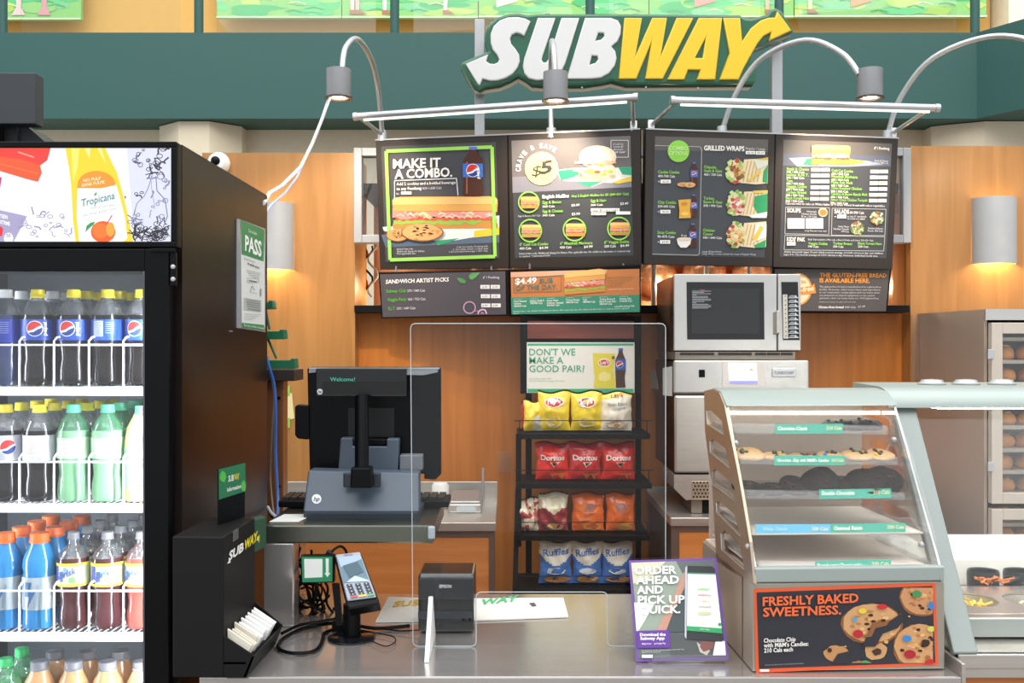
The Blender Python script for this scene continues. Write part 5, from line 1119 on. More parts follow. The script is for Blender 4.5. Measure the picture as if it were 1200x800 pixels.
MB().slab([L(-.0006, .07, .004), L(-.0006, .072, .004), L(-.0006, .072, zb_-.004), L(-.0006, .07, zb_-.004)], -ex*.0006).build('panel_joint', MATT, cc)
def prof_px(pts): return [(loc(fside(x, y))[1], loc(fside(x, y))[2]) for x, y in pts]
out = prof_px([(825,458),(834.6,455.6),(842.7,460),(849,475.7),(855.7,509.8),(863,545),(868.7,576),(878.4,634.8),(883.3,683.5),(860,671),(839.5,658),(834.6,570),(826,505)])
holes = [prof_px([(28+dx_, 125+dy) if 0 else p for p in q_]) for dx_, dy, q_ in ((0,0,[(828.5,481),(832,480),(846,493),(848,509),(829.5,497)]),(0,0,[(832.5,517),(835.5,514),(850,525),(855,548),(833,530)]),(0,0,[(835,552),(838,549),(854,562),(861,586),(835,567)]),(0,0,[(840,589),(843,587),(860,602),(868,628),(841,601)]),(0,0,[(845.5,625),(849,621),(866,636),(872.5,667),(846.5,644)]))]
v_, f_ = curve_mesh([out]+holes, .003)
for nm, xo in (('side_panel', 0), ('side_panel', CW-.012)):
    b = MB(); b.add([L(xo+.003-a.z, a.x, a.y) for a in v_], f_); b.build(nm, mat('warm_side_steel', '#a99a88', .35, .7) if xo == 0 else HAZY, cc)
# rims of the side slots
for h in holes:
    p = [L(-.001, d, z) for d, z in h]; p.append(p[0]); MB().tube(p[-3:]+[p[0]], .0015, 6).build('slot_rim', ALU, cc, smooth=True)
# hood
hp = prof_px([(828,458),(834.6,455),(842.7,459.5),(849.6,475.7),(846,476),(835,462)])
d_t = loc(fside(849,476)); d_b = loc(fside(883,668))
b = MB(); n_ = len(hp)
b.add([L(.004, d, z+.001) for d, z in hp]+[L(CW-.004, d, z+.001) for d, z in hp], [list(range(n_))[::-1], list(range(n_, 2*n_))]+[(i, (i+1) % n_, n_+(i+1) % n_, n_+i) for i in range(n_)])
lbox(b, (.004, hp[0][0]-.02, hp[0][1]-.03), (CW-.004, hp[0][0], hp[0][1]-.0)); b.build('hood', SAGE, cc, smooth=True)
lbox(MB(), (.004, -.004, zb_+.001), (CW-.002, .02, zb_+.03)).build('front_sill', SAGE, cc, bevel=.003)
pa = L(.005, d_t[1]+.002, d_t[2]); pb_ = L(.005, .006, zb_+.03); pc = L(CW-.006, .006, zb_+.03); pd = L(CW-.006, d_t[1]+.002, d_t[2])
fgl = plane3(pa, pb_, pc)
MB().slab([pa, pb_, pc, pd], -fgl.n*.003).build('front_glass', clear('case_glass', '#f4f6f5', .008, fr=.1), cc)
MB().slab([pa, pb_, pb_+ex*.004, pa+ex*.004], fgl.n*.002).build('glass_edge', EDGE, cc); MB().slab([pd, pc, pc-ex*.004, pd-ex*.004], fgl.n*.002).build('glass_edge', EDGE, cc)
for x, y in ((862,519),(876,640),(1047,515),(1079,638)): MB().lathe([(.006, 0), (.005, .006), (.001, .008)], fgl(x, y, 1), 12, M=Matrix.Rotation(PI/2, 4, 'X')).build('glass_screw', ALU, cc, smooth=True)
# floor and back of the case
lbox(MB(), (.006, .02, zb_+.001), (CW-.006, .42, zb_+.006)).build('case_floor', mat('beige_liner', '#d8c6b6', .6), cc)
lbox(MB(), (.01, .40, zb_+.01), (CW-.01, .404, hp[0][1]-.03)).build('rear_door', mat('hazed_rear_door', '#cdb9ab', .4), cc)  # the pale haze inside the case is put into the door colour
MB().lathe([(.004, 0), (.004, CW-.03)], tuple(L(.015, .3, hp[0][1]-.045)), 8, M=Matrix.Rotation(PI/2, 4, 'Y')).build('fill_tube', mat('case_fill_glow', '#fff6e8', emis=9), cc, smooth=True)  # glowing tube added under the hood to brighten the case interior
# trays with lips and labels
fin = plane_map(L(0, .012+.006, zb_+.03), fgl.n, .0008)
TR = []
tl = [((859,495.5),(1040,509)), ((866.5,532.5),(1052,545)), ((869.5,573.4),(1060,585.4)), ((884.5,613.5),(1066,626)), ((890,656.5),(1068,668))]
LINER = mat('pale_tray_liner', '#d9cfc6', .6); GL = '#2f9a83'
for i, ((x0, y0), (x1, y1)) in enumerate(tl):
    xm = (x0+x1)/2; zt0 = loc(fin(xm, y1))[2]; dd = loc(fin(xm, y1))[1]; zt1 = loc(fin(xm, y0))[2]; TR.append((zt0, dd))
    tr = lbox(MB(), (.014, dd, zt0), (CW-.018, .385, zt0+.003)).build('tray', LINER if i > 2 else HAZY, cc)
    MB().slab([fin(x0, y0), fin(x1, y0+3), fin(x1, y1), fin(x0, y1-2)], -fgl.n*.002).build('tray_lip', HAZY, tr)
    for s_ in (.014, CW-.02): lbox(MB(), (s_, dd, zt0+.003), (s_+.002, .385, zt0+.012)).build('tray_edge', HAZY, tr)
    pr = Print(fin)
    if i == 0: pr.poly([(908,497),(988,496.5),(988,508.5),(908,508.5)], GL, 1); pr.text('Chocolate Chunk', 911, 504.5, 946, 504.5, 4.2, WH, .02, 3); pr.text('210 Cals', 968, 504, 986, 504, 4, '#dcd9a0', .02, 3)
    if i == 1: pr.poly([(907,534),(990,533.5),(990,545),(907,545.5)], GL, 1); pr.text("Chocolate Chip with M&M's Candies", 910, 541.5, 971, 541.5, 3.6, WH, .02, 3); pr.text('210 Cals', 974, 541.5, 988, 541.5, 3.6, '#dcd9a0', .02, 3)
    if i == 2: pr.poly([(960,573.5),(1044,572.5),(1045,583.5),(960,585)], GL, 1); pr.text('Double Chocolate', 963, 580.5, 1001, 580, 4.4, WH, .02, 3); pr.text('210 Cals', 1023, 579.5, 1042, 579, 4.2, '#dcd9a0', .02, 3)
    if i == 3:
        pr.poly([(885.5,614.5),(973,614),(973,625.5),(886,626)], '#4fa3c4', 1); pr.text('White Chunk', 893, 622, 922, 622, 4, '#a8d0dd', .02, 3); pr.text('200 Cals', 951, 622, 970, 622, 4, '#d6d9b0', .02, 3)
        pr.poly([(973,614),(1061,612.5),(1061,624),(973,625.5)], GL, 1); pr.text('Oatmeal Raisin', 977, 621.5, 1010, 621, 4.4, WH, .02, 3); pr.text('200 Cals', 1039, 620, 1059, 620, 4.2, '#dcd9a0', .02, 3)
    if i == 4: pr.poly([(955,657),(1044,655.5),(1044,667),(955,668.5)], GL, 1); pr.text('Raspberry Cheesecake', 958, 665, 1010, 664, 4.4, WH, .02, 3); pr.text('200 Cals', 1021, 663.5, 1041, 663, 4.2, '#dcd9a0', .02, 3)
    pr.build(tr)
# cookies on trays: each its own thing
DARK = mat('dark_chocolate_cookie', '#130d0c', .6, vary=.4, scale=90, bump=.8, spec=.3); PALE = mat('golden_cookie', '#d3a873', .7, vary=.3, scale=70, bump=.6); CHIPM = mat('chocolate_chips', '#3a2419', .4); CAN = [mat('candy_'+n, c, .3) for n, c in (('red', '#c8302c'), ('blue', '#3a7fd0'), ('green', '#3f9a4c'), ('yellow', '#e6c63a'))]
def cookie3(label, x, d, z, r, tilt, m, chips, seed, group, yaw=0):
    c = L(x, d, z); t = thing('cookie', label, 'cookie', tuple(c), 0, group); random.seed(seed)
    M = Matrix.Rotation(yaw, 4, 'Z') @ Matrix.Rotation(tilt, 4, 'X'); off = Vector((0, 0, r*abs(math.sin(tilt))+.001)); b = MB(); n = 22; vs = []; pr_ = [(.001, 0), (.9, 0), (1, .14), (.93, .26), (.65, .32), (.3, .36), (.001, .36)]
    ph_ = [1+.05*math.sin(3*a_+seed)+random.uniform(-.03, .03) for a_ in [2*PI*i/n for i in range(n)]]
    for q, h in pr_:
        for i in range(n): a_ = 2*PI*i/n; hh = h*r*.8+(random.uniform(-.03, .03)*r if .2 < q < .95 and h > .2 else 0); vs.append(c+off+M @ Vector((r*q*ph_[i]*math.cos(a_), r*q*ph_[i]*math.sin(a_), hh)))
    fs = []
    for k in range(len(pr_)-1):
        for i in range(n): fs.append((k*n+i, k*n+(i+1) % n, (k+1)*n+(i+1) % n, (k+1)*n+i))
    fs += [list(range(n))[::-1], list(range((len(pr_)-1)*n, len(pr_)*n))]
    b.add(vs, fs); b.build('cookie_dough', m, t, smooth='all')
    for i in range(chips):
        a_ = random.uniform(0, 6.28); q = random.uniform(.1, .75)*r; p = c+off+M @ Vector((q*math.cos(a_), q*math.sin(a_), r*.27))
        MB().lathe([(.001, -.002), (.0045, 0), (.004, .003), (.001, .0045)], p, 8).build('chip', ([CHIPM]*4+[CAN[seed % 4]])[i % 5] if m is PALE else CHIPM, t, smooth='all')
z0, d0 = TR[0]
cookie3('flat dark cookie left of centre on the top cookie tray', .16, d0+.06, z0+.003, .032, 0, DARK, 3, 1, 'dark cookies on the top tray'); cookie3('dark cookie next to the flat one on the top cookie tray', .215, d0+.07, z0+.003, .03, 0, DARK, 3, 2, 'dark cookies on the top tray')
for i in range(3): cookie3('dark cookie leaning in the row at the right of the top tray, %s' % ('leftmost', 'middle', 'rightmost')[i], .255+i*.036, d0+.055, z0+.003, .034, .18+i*.05, DARK, 4, 3+i, 'dark cookies on the top tray')
z0, d0 = TR[1]
for i, (x, r, tl_) in enumerate(((.045, .036, .3), (.105, .03, .2), (.165, .033, .1), (.225, .028, .25), (.285, .036, .2), (.335, .03, .3))): cookie3('golden cookie with candy pieces on the second tray, %s from the left' % ('first', 'second', 'third', 'fourth', 'fifth', 'sixth')[i], x, d0+.05, z0+.003, r, tl_, PALE, 6, 10+i, 'golden cookies on the second tray')
z0, d0 = TR[2]
for i, (x, r, tl_, dz) in enumerate(((.03, .034, .35, 0), (.085, .03, .3, 0), (.13, .034, .5, .0), (.185, .04, .7, .0), (.235, .036, .45, 0), (.285, .042, .6, 0), (.325, .038, .8, .0))): cookie3('double chocolate cookie leaning on the third tray, %s from the left' % ('first', 'second', 'third', 'fourth', 'fifth', 'sixth', 'seventh')[i], x, d0+.045, z0+.003+dz, r, tl_, DARK, 6, 20+i, 'dark cookies on the third tray', yaw=random.uniform(-.3, .3))
# poster on the base
fb = plane_map(L(0, -.0008, 0), ey, .0005); pr = Print(fb, (860, 670, 4.615))
pr.poly([(107,92),(1088,58),(1105,502),(118,545)], '#e4592b', 1, 'poster'); pr.poly([(122,110),(1072,75),(1088,488),(135,522)], '#2c2d35', 2, 'poster')
random.seed(17)
pr.crop = (130, 84, 1074, 490)
cookie(pr, 1020, 132, 122, 100, 3, '#c99063', [], 5); pr.circ(982, 114, 25, '#3f8f56', 12, 18); pr.circ(1062, 178, 18, '#2f7fc8', 12, 22)
cookie(pr, 745, 275, 162, 108, 3, '#cf9d6c', [], 9); pr.circ(648, 252, 14, '#4ba0c8', 12, 13); pr.poly([(690,400),(720,330),(745,270),(830,268),(905,215),(930,240),(880,300),(800,330),(760,400)], '#2c2d35', 9); pr.poly([(700,350),(725,320),(745,268),(835,265),(820,285),(760,300),(740,345)], '#8c5a34', 10)
pr.circ(665, 330, 28, '#b8242c', 12, 22); pr.circ(795, 183, 28, '#c62a2e', 12, 15); pr.circ(690, 206, 22, '#e0c63c', 12, 15)
cookie(pr, 1000, 400, 138, 122, 3, '#cf9a68', [], 7); pr.circ(1030, 378, 24, '#3b2218', 12, 20, .15); pr.circ(1055, 480, 30, '#c0262c', 12, 14)
pr.circ(930, 355, 24, '#3186d0', 12, 17); pr.circ(945, 440, 32, '#a8202c', 12, 24)
pr.circ(550, 440, 66, '#c08a58', 3, 45, .12); pr.poly([(520,500),(560,440),(625,425),(625,510)], '#2c2d35', 5); pr.circ(515, 420, 12, '#3b2218', 6)
pr.circ(765, 425, 60, '#c99a68', 3, 52, .14); pr.circ(770, 430, 24, '#4a2c20', 5, 18, .2); pr.circ(762, 378, 22, '#b8242c', 6, 14)
pr.circ(690, 490, 55, '#a8754a', 3, 12, .2); pr.circ(707, 487, 22, '#4a9a60', 5, 12); pr.circ(1060, 303, 22, '#cdd060', 12, 15)
for x, y, r in ((820,375,12),(845,320,12),(900,225,6),(945,238,6),(600,400,6)): pr.circ(x, y, r, '#d8a468', 5, r*.8, .3)
pr.poly([(1090,58),(1200,58),(1200,520),(1106,502)], '#a79f92', 8) if 0 else None
pr.crop = None
pr.text('FRESHLY BAKED', 150, 178, 667, 158, 46, '#ee6a35', .045, 14); pr.text('SWEETNESS.', 152, 236, 573, 222, 46, '#ee6a35', .045, 14)
pr.text('Chocolate Chip', 156, 376, 328, 368, 22, WH, .035, 14); pr.text("with M&M's Candies:", 156, 402, 397, 392, 22, WH, .035, 14); pr.text('210 Cals each', 158, 430, 313, 422, 22, WH, .035, 14)
pr.text('Limited time only. Additional charge for extras. Plus applicable tax. No additional', 163, 500, 370, 490, 7, '#aaaaaa', 0, 14); pr.rect(135, 520, 185, 532, '#f2f0ea', 14)
for o in pr.build(cc): pass

# ------------------------------------------------------------------ sandwich counter unit on the right
su = thing('sandwich_counter', 'glass-fronted sandwich counter with a sloped sage frame at the right', 'counter', (1.3, 2.3, 0))
A = P(1045.5, 477, 2.37); B_ = P(1118, 765, 2.03); Cc = P(1147, 765, 2.03); D_ = P(1073, 477, 2.37)
fp = plane3(A, B_, Cc)
MB().slab([A, B_, Cc, D_], -fp.n*.02).build('sloped_post', mat('grey_sage_post', '#858e8c', .45, .2), su, bevel=.003)
sx = .885; xe = 1.75
b = MB(); b.slab([(sx, 2.045, .93), (sx, 2.75, .93), (sx, 2.75, 1.05), (sx, 2.35, 1.35), (sx, 2.33, 1.35)], (.004, 0, 0)); b.build('end_glass', clear('unit_glass', '#eff3f2', .05), su)
hz_t = P(0, 451, 2.5).z; hz_b = P(0, 477, 2.37).z
b = MB(); pf = [(2.352, hz_b), (2.356, hz_b+.02), (2.375, hz_b+.04), (2.41, hz_t+.0), (2.6, hz_t+.003), (2.6, hz_t-.02), (2.39, hz_b+.004)]; n_ = len(pf)
b.add([(P(1038, 0, 2.37).x, y, z) for y, z in pf]+[(xe, y, z) for y, z in pf], [list(range(n_))[::-1], list(range(n_, 2*n_))]+[(i, (i+1) % n_, n_+(i+1) % n_, n_+i) for i in range(n_)]); b.build('hood', SAGE, su, smooth=True)
MB().box((1.0, 2.4, hz_b-.006), (xe, 2.46, hz_b+.002)).build('lamp_strip', mat('unit_lamp_strip', '#fff8ee', emis=26), su)
MB().box((.885, 2.03, .9), (xe, 2.30, .93)).build('front_ledge', STEEL, su, bevel=.003)
MB().box((.885, 2.045, .1), (xe, 2.9, .9)).build('base_cabinet', WOODH, su); MB().box((.885, 2.032, .882), (xe, 2.045, .93)).build('ledge_nose', STEEL, su, bevel=.002)
# well block with round pan holes
zt_ = .972; y0_, y1_ = 2.13, 2.42
MB().box((.93, y0_, .935), (xe, y0_+.012, zt_+.002)).build('well_front', mat('sage_well_front', '#a9b1ac', .35, .4), su, bevel=.002)
holes2 = []; W_ = [(.93, y0_+.012), (xe, y0_+.012), (xe, y1_), (.93, y1_)]
pans = [(P(1141, 0, 2.29).x+i*.125, 2.295) for i in range(5)]
for (px_, py_) in pans: holes2.append([(px_+.052*math.cos(a_*PI/12), py_+.062*math.sin(a_*PI/12)) for a_ in range(24)])
v_, f_ = curve_mesh([W_]+holes2, .003); b = MB(); b.add([(a.x, a.y, zt_-.003+a.z) for a in v_], f_); b.build('well_top', mat('polished_steel', '#c9c0ba', .22, .8), su)
for i, (px_, py_) in enumerate(pans):
    t = thing('sauce_pan', 'round steel food pan sunk in the sandwich counter, %s from the left' % ('first', 'second', 'third', 'fourth', 'fifth')[i], 'food pan', (px_, py_, .935), 0, 'round pans in the sandwich counter')
    b = MB(); b.lathe([(.045, .936), (.050, .94), (.051, .968), (.049, .968), (.044, .942)], (0, 0, 0), 24, caps=False); b.lathe([(.001, .937), (.046, .938)], (0, 0, 0), 24, caps=False); b.v = [Vector((v.x+px_, v.y*1.15+py_, v.z)) for v in b.v]; b.build('pan', STEEL, t, smooth=True)
    random.seed(i); b = MB()
    for k in range(26):
        a_ = random.uniform(0, 6.28); q = random.uniform(0, .036); c = Vector((px_+q*math.cos(a_), py_+q*math.sin(a_), .948+random.uniform(0, .014 if i else .02))); d = Vector((random.uniform(-1, 1), random.uniform(-1, 1), random.uniform(0, .6))).normalized()*.012; b.tube([c-d, c+d], .003, 5)
    stuff(b.build('food', mat('food_%d' % i, ['#e8c64a', '#d8cfae', '#8fae55', '#c9543a', '#e4dcc0'][i], .6, vary=.2), t))
# rear black pans
for i in range(4):
    cx = P(1152, 0, 2.48).x+i*.088; t = thing('black_food_pan', 'black rimmed deep food pan behind the round pans, %s from the left' % ('first', 'second', 'third', 'fourth')[i], 'food pan', (cx, 2.48, .95), 0, 'black pans in the sandwich counter')
    b = MB(); b.lathe([(.036, .94), (.038, .99), (.036, .997), (.032, .995), (.032, .945)], (0, 0, 0), 20, caps=False); b.v = [Vector((v.x+cx, v.y*.9+2.48, v.z)) for v in b.v]; b.build('pan', mat('black_pan', '#22282a', .35), t, smooth=True)
    random.seed(40+i); b = MB()
    for k in range(16):
        c = Vector((cx+random.uniform(-.04, .05), 2.44+random.uniform(-.012, .02), .976+random.uniform(0, .012))); d = Vector((random.uniform(-1, 1), random.uniform(-1, 1), random.uniform(0, .4))).normalized()*.012; b.tube([c-d, c+d], .0025, 5)
    stuff(b.build('food', mat('shreds_%d' % i, ['#d87a3a', '#2e3338', '#6a8a4a', '#cf9a4a'][i], .6), t))
MB().box((.93, 2.42, .94), (xe, 2.535, .948)).build('well_floor', STEELD, su)
MB().box((.89, 2.54, .93), (xe, 2.86, 1.012)).build('cutting_board', mat('white_cutting_board', '#eeebe6', .5), su, bevel=.003)
# sloped glass
g0 = Vector((.93, 2.155, zt_+.004)); g1 = Vector((xe, 2.155, zt_+.004)); g2 = Vector((xe, 2.385, hz_b-.003)); g3 = Vector((P(1075, 477, 2.37).x, 2.385, hz_b-.003))
MB().slab([g0, g1, g2, g3], Vector((0, .8, .3)).normalized()*.004).build('sloped_glass', clear('unit_front_glass', '#f1f4f3', .01, fr=.15), su)
b = MB().box((xe-.02, 2.1, .93), (xe, 2.6, hz_t-.02)); b.build('far_panel', SAGE, su)
for i, px in enumerate((1092, 1132, 1174)):
    c = P(px, 449, 2.5); c.z = hz_t+.002; b = MB(); b.lathe([(.033, 0), (.034, .003), (.028, .005), (.024, .011), (.001, .013)], c, 24)
    tag(b.build('lamp_cap', mat('pale_cap_metal', '#c9cfd1', .3, .6), smooth=True), 'round silver cap on top of the sandwich counter hood, %s from the left' % ('first', 'second', 'third')[i], 'cap', 'silver caps on the sandwich counter hood')

# ------------------------------------------------------------------ till stand and till
SY = 2.33; sz = P(0, 615, SY).z; sx0 = P(308, 0, SY).x; sx1 = P(508, 0, SY).x
ts = thing('till_stand', 'brushed steel raised stand under the till', 'stand', ((sx0+sx1)/2, 2.5, .9))
MB().box((sx0, SY, sz-.042), (sx1, SY+.36, sz)).build('top', mat('green_grey_steel', '#6f7268', .25, .9, vary=.1, scale=4), ts, bevel=.004)
MB().box((sx0, SY+.002, .901), (P(344, 0, SY).x, SY+.06, sz-.042)).build('leg', CT, ts, bevel=.003); MB().box((sx0, SY+.26, .901), (sx0+.03, SY+.34, sz-.042)).build('leg', CT, ts)
MB().box((sx1-.012, SY-.012, sz-.03), (sx1+.004, SY+.002, sz-.002)).build('corner_guard', mat('frosted_guard', '#aeb9c2', .4), ts, bevel=.003)
tl_ = thing('till', 'black and slate touchscreen till seen from behind with a customer display', 'till', (P(425, 0, 2.45).x, 2.5, sz))
fm0 = P(0, 430, 2.56).z
def pxslab(pts, Y, th, name, m, par, bev=0): return MB().slab([P(x, y, Y) for x, y in pts], (0, th, 0)).build(name, m, par, bevel=bev)
mon = pxslab([(360,432),(363,430),(515,430),(516.5,433),(516.5,556),(510,562),(497,561),(497,555),(363,556)], 2.56, .03, 'monitor', BLACK, tl_, .002)
pxslab([(362,430.5),(515,430.5),(515,432.5),(362,432.5)], 2.556, .004, 'top_edge', ALU, mon)
b = MB(); b.slab([P(477,433,2.557), P(513,433,2.557), P(513,436,2.557), P(496,439.5,2.557), P(477,439,2.557)], (0, .003, 0)); b.slab([P(362,433,2.557), P(370,433,2.557), P(370,436,2.557), P(362,437,2.557)], (0, .003, 0)); b.build('edge_highlight_strip', mat('grey_monitor_highlight', '#8f969c', .4), mon)  # highlight on the monitor back, built as pale grey strips
pxslab([(408,478),(462,478),(462,512),(408,512)], 2.558, .002, 'rear_cover', mat('rear_cover_black', '#0a0a0c', .5), mon)
pxslab([(345.5,476),(349,474),(362,475),(362,515),(349,514),(345.5,510)], 2.55, .035, 'card_swipe', BLACK, mon, .003)
pxslab([(468,533),(495,533),(495,551),(468,551)], 2.52, .04, 'cable_cover', mat('grey_plastic', '#70747a', .45), tl_, .003)
pxslab([(399,513),(413,513),(413,523),(453,523),(453,514),(467.5,514),(466,552),(396,552)], 2.51, .035, 'neck', NAVY, tl_, .003); pxslab([(413,513.5),(453,514.5),(453,522),(413,522)], 2.52, .02, 'hinge', BLACK, tl_, .003)
b = MB(); q_ = [P(361,551,2.46), P(490.5,554,2.46), P(491,600,2.41), P(355,600,2.41)]; b.slab(q_, (0, .06, 0)); bs = b.build('base', NAVY, tl_, bevel=.004)
b = MB(); b.slab([P(355,600,2.41), P(491,600,2.41), P(489,613.5,2.415), P(356,613.5,2.415)], (0, .2, 0)); b.build('base_foot', mat('slate_blue_foot', '#333c46', .4), tl_, bevel=.003)
dsp = pxslab([(370.5,431.5),(476.5,432),(476.5,464),(370.5,464)], 2.47, .02, 'customer_display', mat('glossy_display', '#060709', .08), tl_, .001)
pr = Print(plane_map((0, 2.4695, 0), (0, -1, 0), .0005), emis=1.1)
pr.text('Welcome!', 387, 446.5, 416, 446.5, 4.6, '#3fae92', -.01, 1, part='lit_text'); pr.build(dsp)
pr = Print(plane_map((0, 2.4695, 0), (0, -1, 0), .0005)); pr.circ(375, 458.8, 3.4, '#d9dcdf', 1); pr.text('hp', 373, 460, 377, 460, 3, '#20242a', .02, 3, shear=.2); pr.rect(378, 447, 475, 462, '#030405', 1); pr.build(dsp)
pr = Print(plane3(q_[0], q_[1], q_[3], .0006)); pr.circ(371, 584.5, 5.6, '#dfe3e8', 1); pr.text('hp', 367.6, 587, 374.4, 587, 5, '#3a4654', .02, 3, shear=.25); pr.build(bs)
MB().tube([P(424, 464, 2.455), P(424, 560, 2.40)], .0165, 18).build('display_pole', BLACK, tl_, smooth=True)
pxslab([(411,548),(434,548),(436,572),(410,572)], 2.375, .05, 'pole_mount', BLACK, tl_, .004); pxslab([(402,554),(446,554),(446,571),(402,571)], 2.418, .01, 'mount_plate', mat('dark_slate_plate', '#29303a', .4), tl_, .003)
for o_, lb_, xa, xb in ((1, 'right', 470, 528), ):
    k = thing('keyboard', 'black keyboard lying on the stand behind the till', 'keyboard', (P(430, 0, 2.62).x, 2.6, sz)); xa = P(330, 0, 2.6).x; xb = P(527, 0, 2.6).x
    MB().box((xa, 2.56, sz+.002), (xb, 2.67, sz+.02)).build('case', BLACK, k, bevel=.004); b = MB()
    for r in range(5):
        for c_ in range(20): b.box((xa+.008+c_*.0205, 2.57+r*.019, sz+.02), (xa+.025+c_*.0205, 2.585+r*.019, sz+.027))
    stuff(b.build('keys', mat('dark_keys', '#2a241f', .5), k))
# receipt printer
t = thing('receipt_printer', 'black receipt printer standing on the counter behind the clear screen', 'printer', (P(522, 0, 2.3).x, 2.34, .9))
px0 = P(490, 0, 2.275).x; px1 = P(555.5, 0, 2.275).x; pz = P(0, 673, 2.275).z
GB = mat('glossy_black', '#101216', .15, coat=.5); b = MB()
b.slab([(px0, 2.275, .905), (px0, 2.275, pz-.006), (px0, 2.285, pz), (px0, 2.40, pz), (px0, 2.40, .905)], (px1-px0, 0, 0)); b.build('body', GB, t, bevel=.005)
MB().box((px0+.001, 2.272, pz-.055), (px1-.001, 2.276, pz-.008)).build('front_cover', mat('printer_cover', '#22262c', .2, coat=.5), t, bevel=.002)
MB().box((px0, 2.272, .935), (px1, 2.2755, .952)).build('control_strip', mat('printer_strip', '#30343a', .2), t)
for x in (543, 551): MB().lathe([(.004, 0), (.003, .002)], P(x, 726, 2.271), 12, M=Matrix.Rotation(PI/2, 4, 'X')).build('button', BLACK, t)
pr = Print(plane_map((0, 2.2715, 0), (0, -1, 0), .0005)); pr.text('EPSON', 515, 688.5, 529, 688.5, 3.6, '#d9dde0', .04, 1); pr.build(t)
# paper sandwich bag lying flat
fz = plane_map((0, 0, .904), (0, 0, 1), .0006); b = MB(); b.slab([fz(455,699), fz(520,701), fz(660,700), fz(666,722), fz(560,726), fz(440,728)], (0, 0, -.003))
t = thing('paper_bag', 'flat white paper bag with yellow and green lettering on the counter', 'paper bag', tuple(P(555, 712, 2.5).xy)+(.9,)); b.build('sheet', mat('white_bag_paper', '#ece8e0', .7), t)
pr = Print(fz); pr.text('SUB', 460, 711, 492, 709, 6, '#e6b93c', .06, 2, shear=.5); pr.text('WAY', 562, 709, 606, 704, 6, '#46b878', .06, 2, shear=.5); pr.poly([(620,707),(626,706),(629,710),(624,711)], '#55585c', 2); pr.build(t)

# ------------------------------------------------------------------ napkin dispenser
n0 = 1.975; dv = Vector((.007, .215, 0)); zc = .9
def pn(x, y): p = P(x, y, n0); return p
t = thing('napkin_dispenser', 'tall black napkin dispenser with an open chute and shop logo on its side', 'napkin dispenser', (P(240, 0, n0).x, 2.08, .9))
DB = mat('matt_dispenser_black', '#101011', .5, spec=.25)
zl = .902
def nz(p): return Vector((p.x, p.y, max(p.z, zl)))
MB().slab([nz(pn(201.8,628)), nz(pn(262,629)), nz(pn(262,745)), nz(pn(262,795)), nz(pn(202,795))], dv).build('body', DB, t, bevel=.003)
c1 = [nz(pn(262.3,745)), nz(pn(298,768.5)), nz(pn(288,795)), nz(pn(262.3,795))]; dvn = dv.normalized()*.004
ch = MB().slab(c1, dvn).slab([p+dv-dvn for p in (nz(pn(262.3,738)), nz(pn(298,768.5)), nz(pn(288,795)), nz(pn(262.3,795)))], dvn)
ch.slab([c1[1], c1[1]+Vector((-.005, 0, -.002)), c1[2]+Vector((-.005, 0, 0)), c1[2]], dv); ch.slab([c1[3]+Vector((0, 0, .03)), c1[2]+Vector((0, 0, .03)), c1[2]+Vector((0, 0, .026)), c1[3]+Vector((0, 0, .026))], dv); ch.build('chute', DB, t)
fn = plane_map(pn(262.2, 629), dv.cross(Vector((0, 0, 1))), .0006); pr = Print(fn)
pr.text('SUB', 267, 657, 284.5, 645, 9.5, '#e9e9e4', .07, 2, shear=.2); pr.text('WAY', 285.2, 644.5, 300.5, 633, 10, '#e2d330', .07, 2, shear=.2); pr.poly([(300,633),(300.5,629),(303.6,626.5),(303,636),(302,633.5)], '#e2d330', 2); pr.poly([(265.2,660.5),(269,654.5),(269.5,659)], '#e9e9e4', 2); pr.build(t)
MB().slab([pn(262.2,629)+dv*.25+Vector((.001,0,-.02)), pn(262.2,629)+dv*.42+Vector((.001,0,-.02)), pn(262.2,629)+dv*.42+Vector((.001,0,.001)), pn(262.2,629)+dv*.25+Vector((.001,0,.001))], (.0006, 0, 0)).build('tape', HAZY, t)
random.seed(9)
for i in range(13):
    y = n0+.014+i*.0145; k = i/12; c = pn(279-2*k, 765); zb2 = .932; h = random.uniform(-.004, .005); xa_ = P(263.5, 0, n0).x+.007*k; xb_ = P(291+random.uniform(0, 3), 0, n0).x+.007*k; tl_z = .990+h-.004*math.sin(k*3)
    b = MB(); b.slab([(xa_+.003, y, zb2), (xb_-.012, y, zb2), (xb_, y+.004, .958+h), (xa_+.006*math.sin(i*2.1)**2, y+.004, tl_z)], (0, .0075, 0))
    tag(b.build('napkin', mat('white_napkin' if i > 3 else 'cream_napkin', '#f3f3f1' if i > 3 else '#d8d2c2', .8)), 'folded paper napkin in the chute of the black dispenser', 'napkin', 'napkins in the dispenser chute')
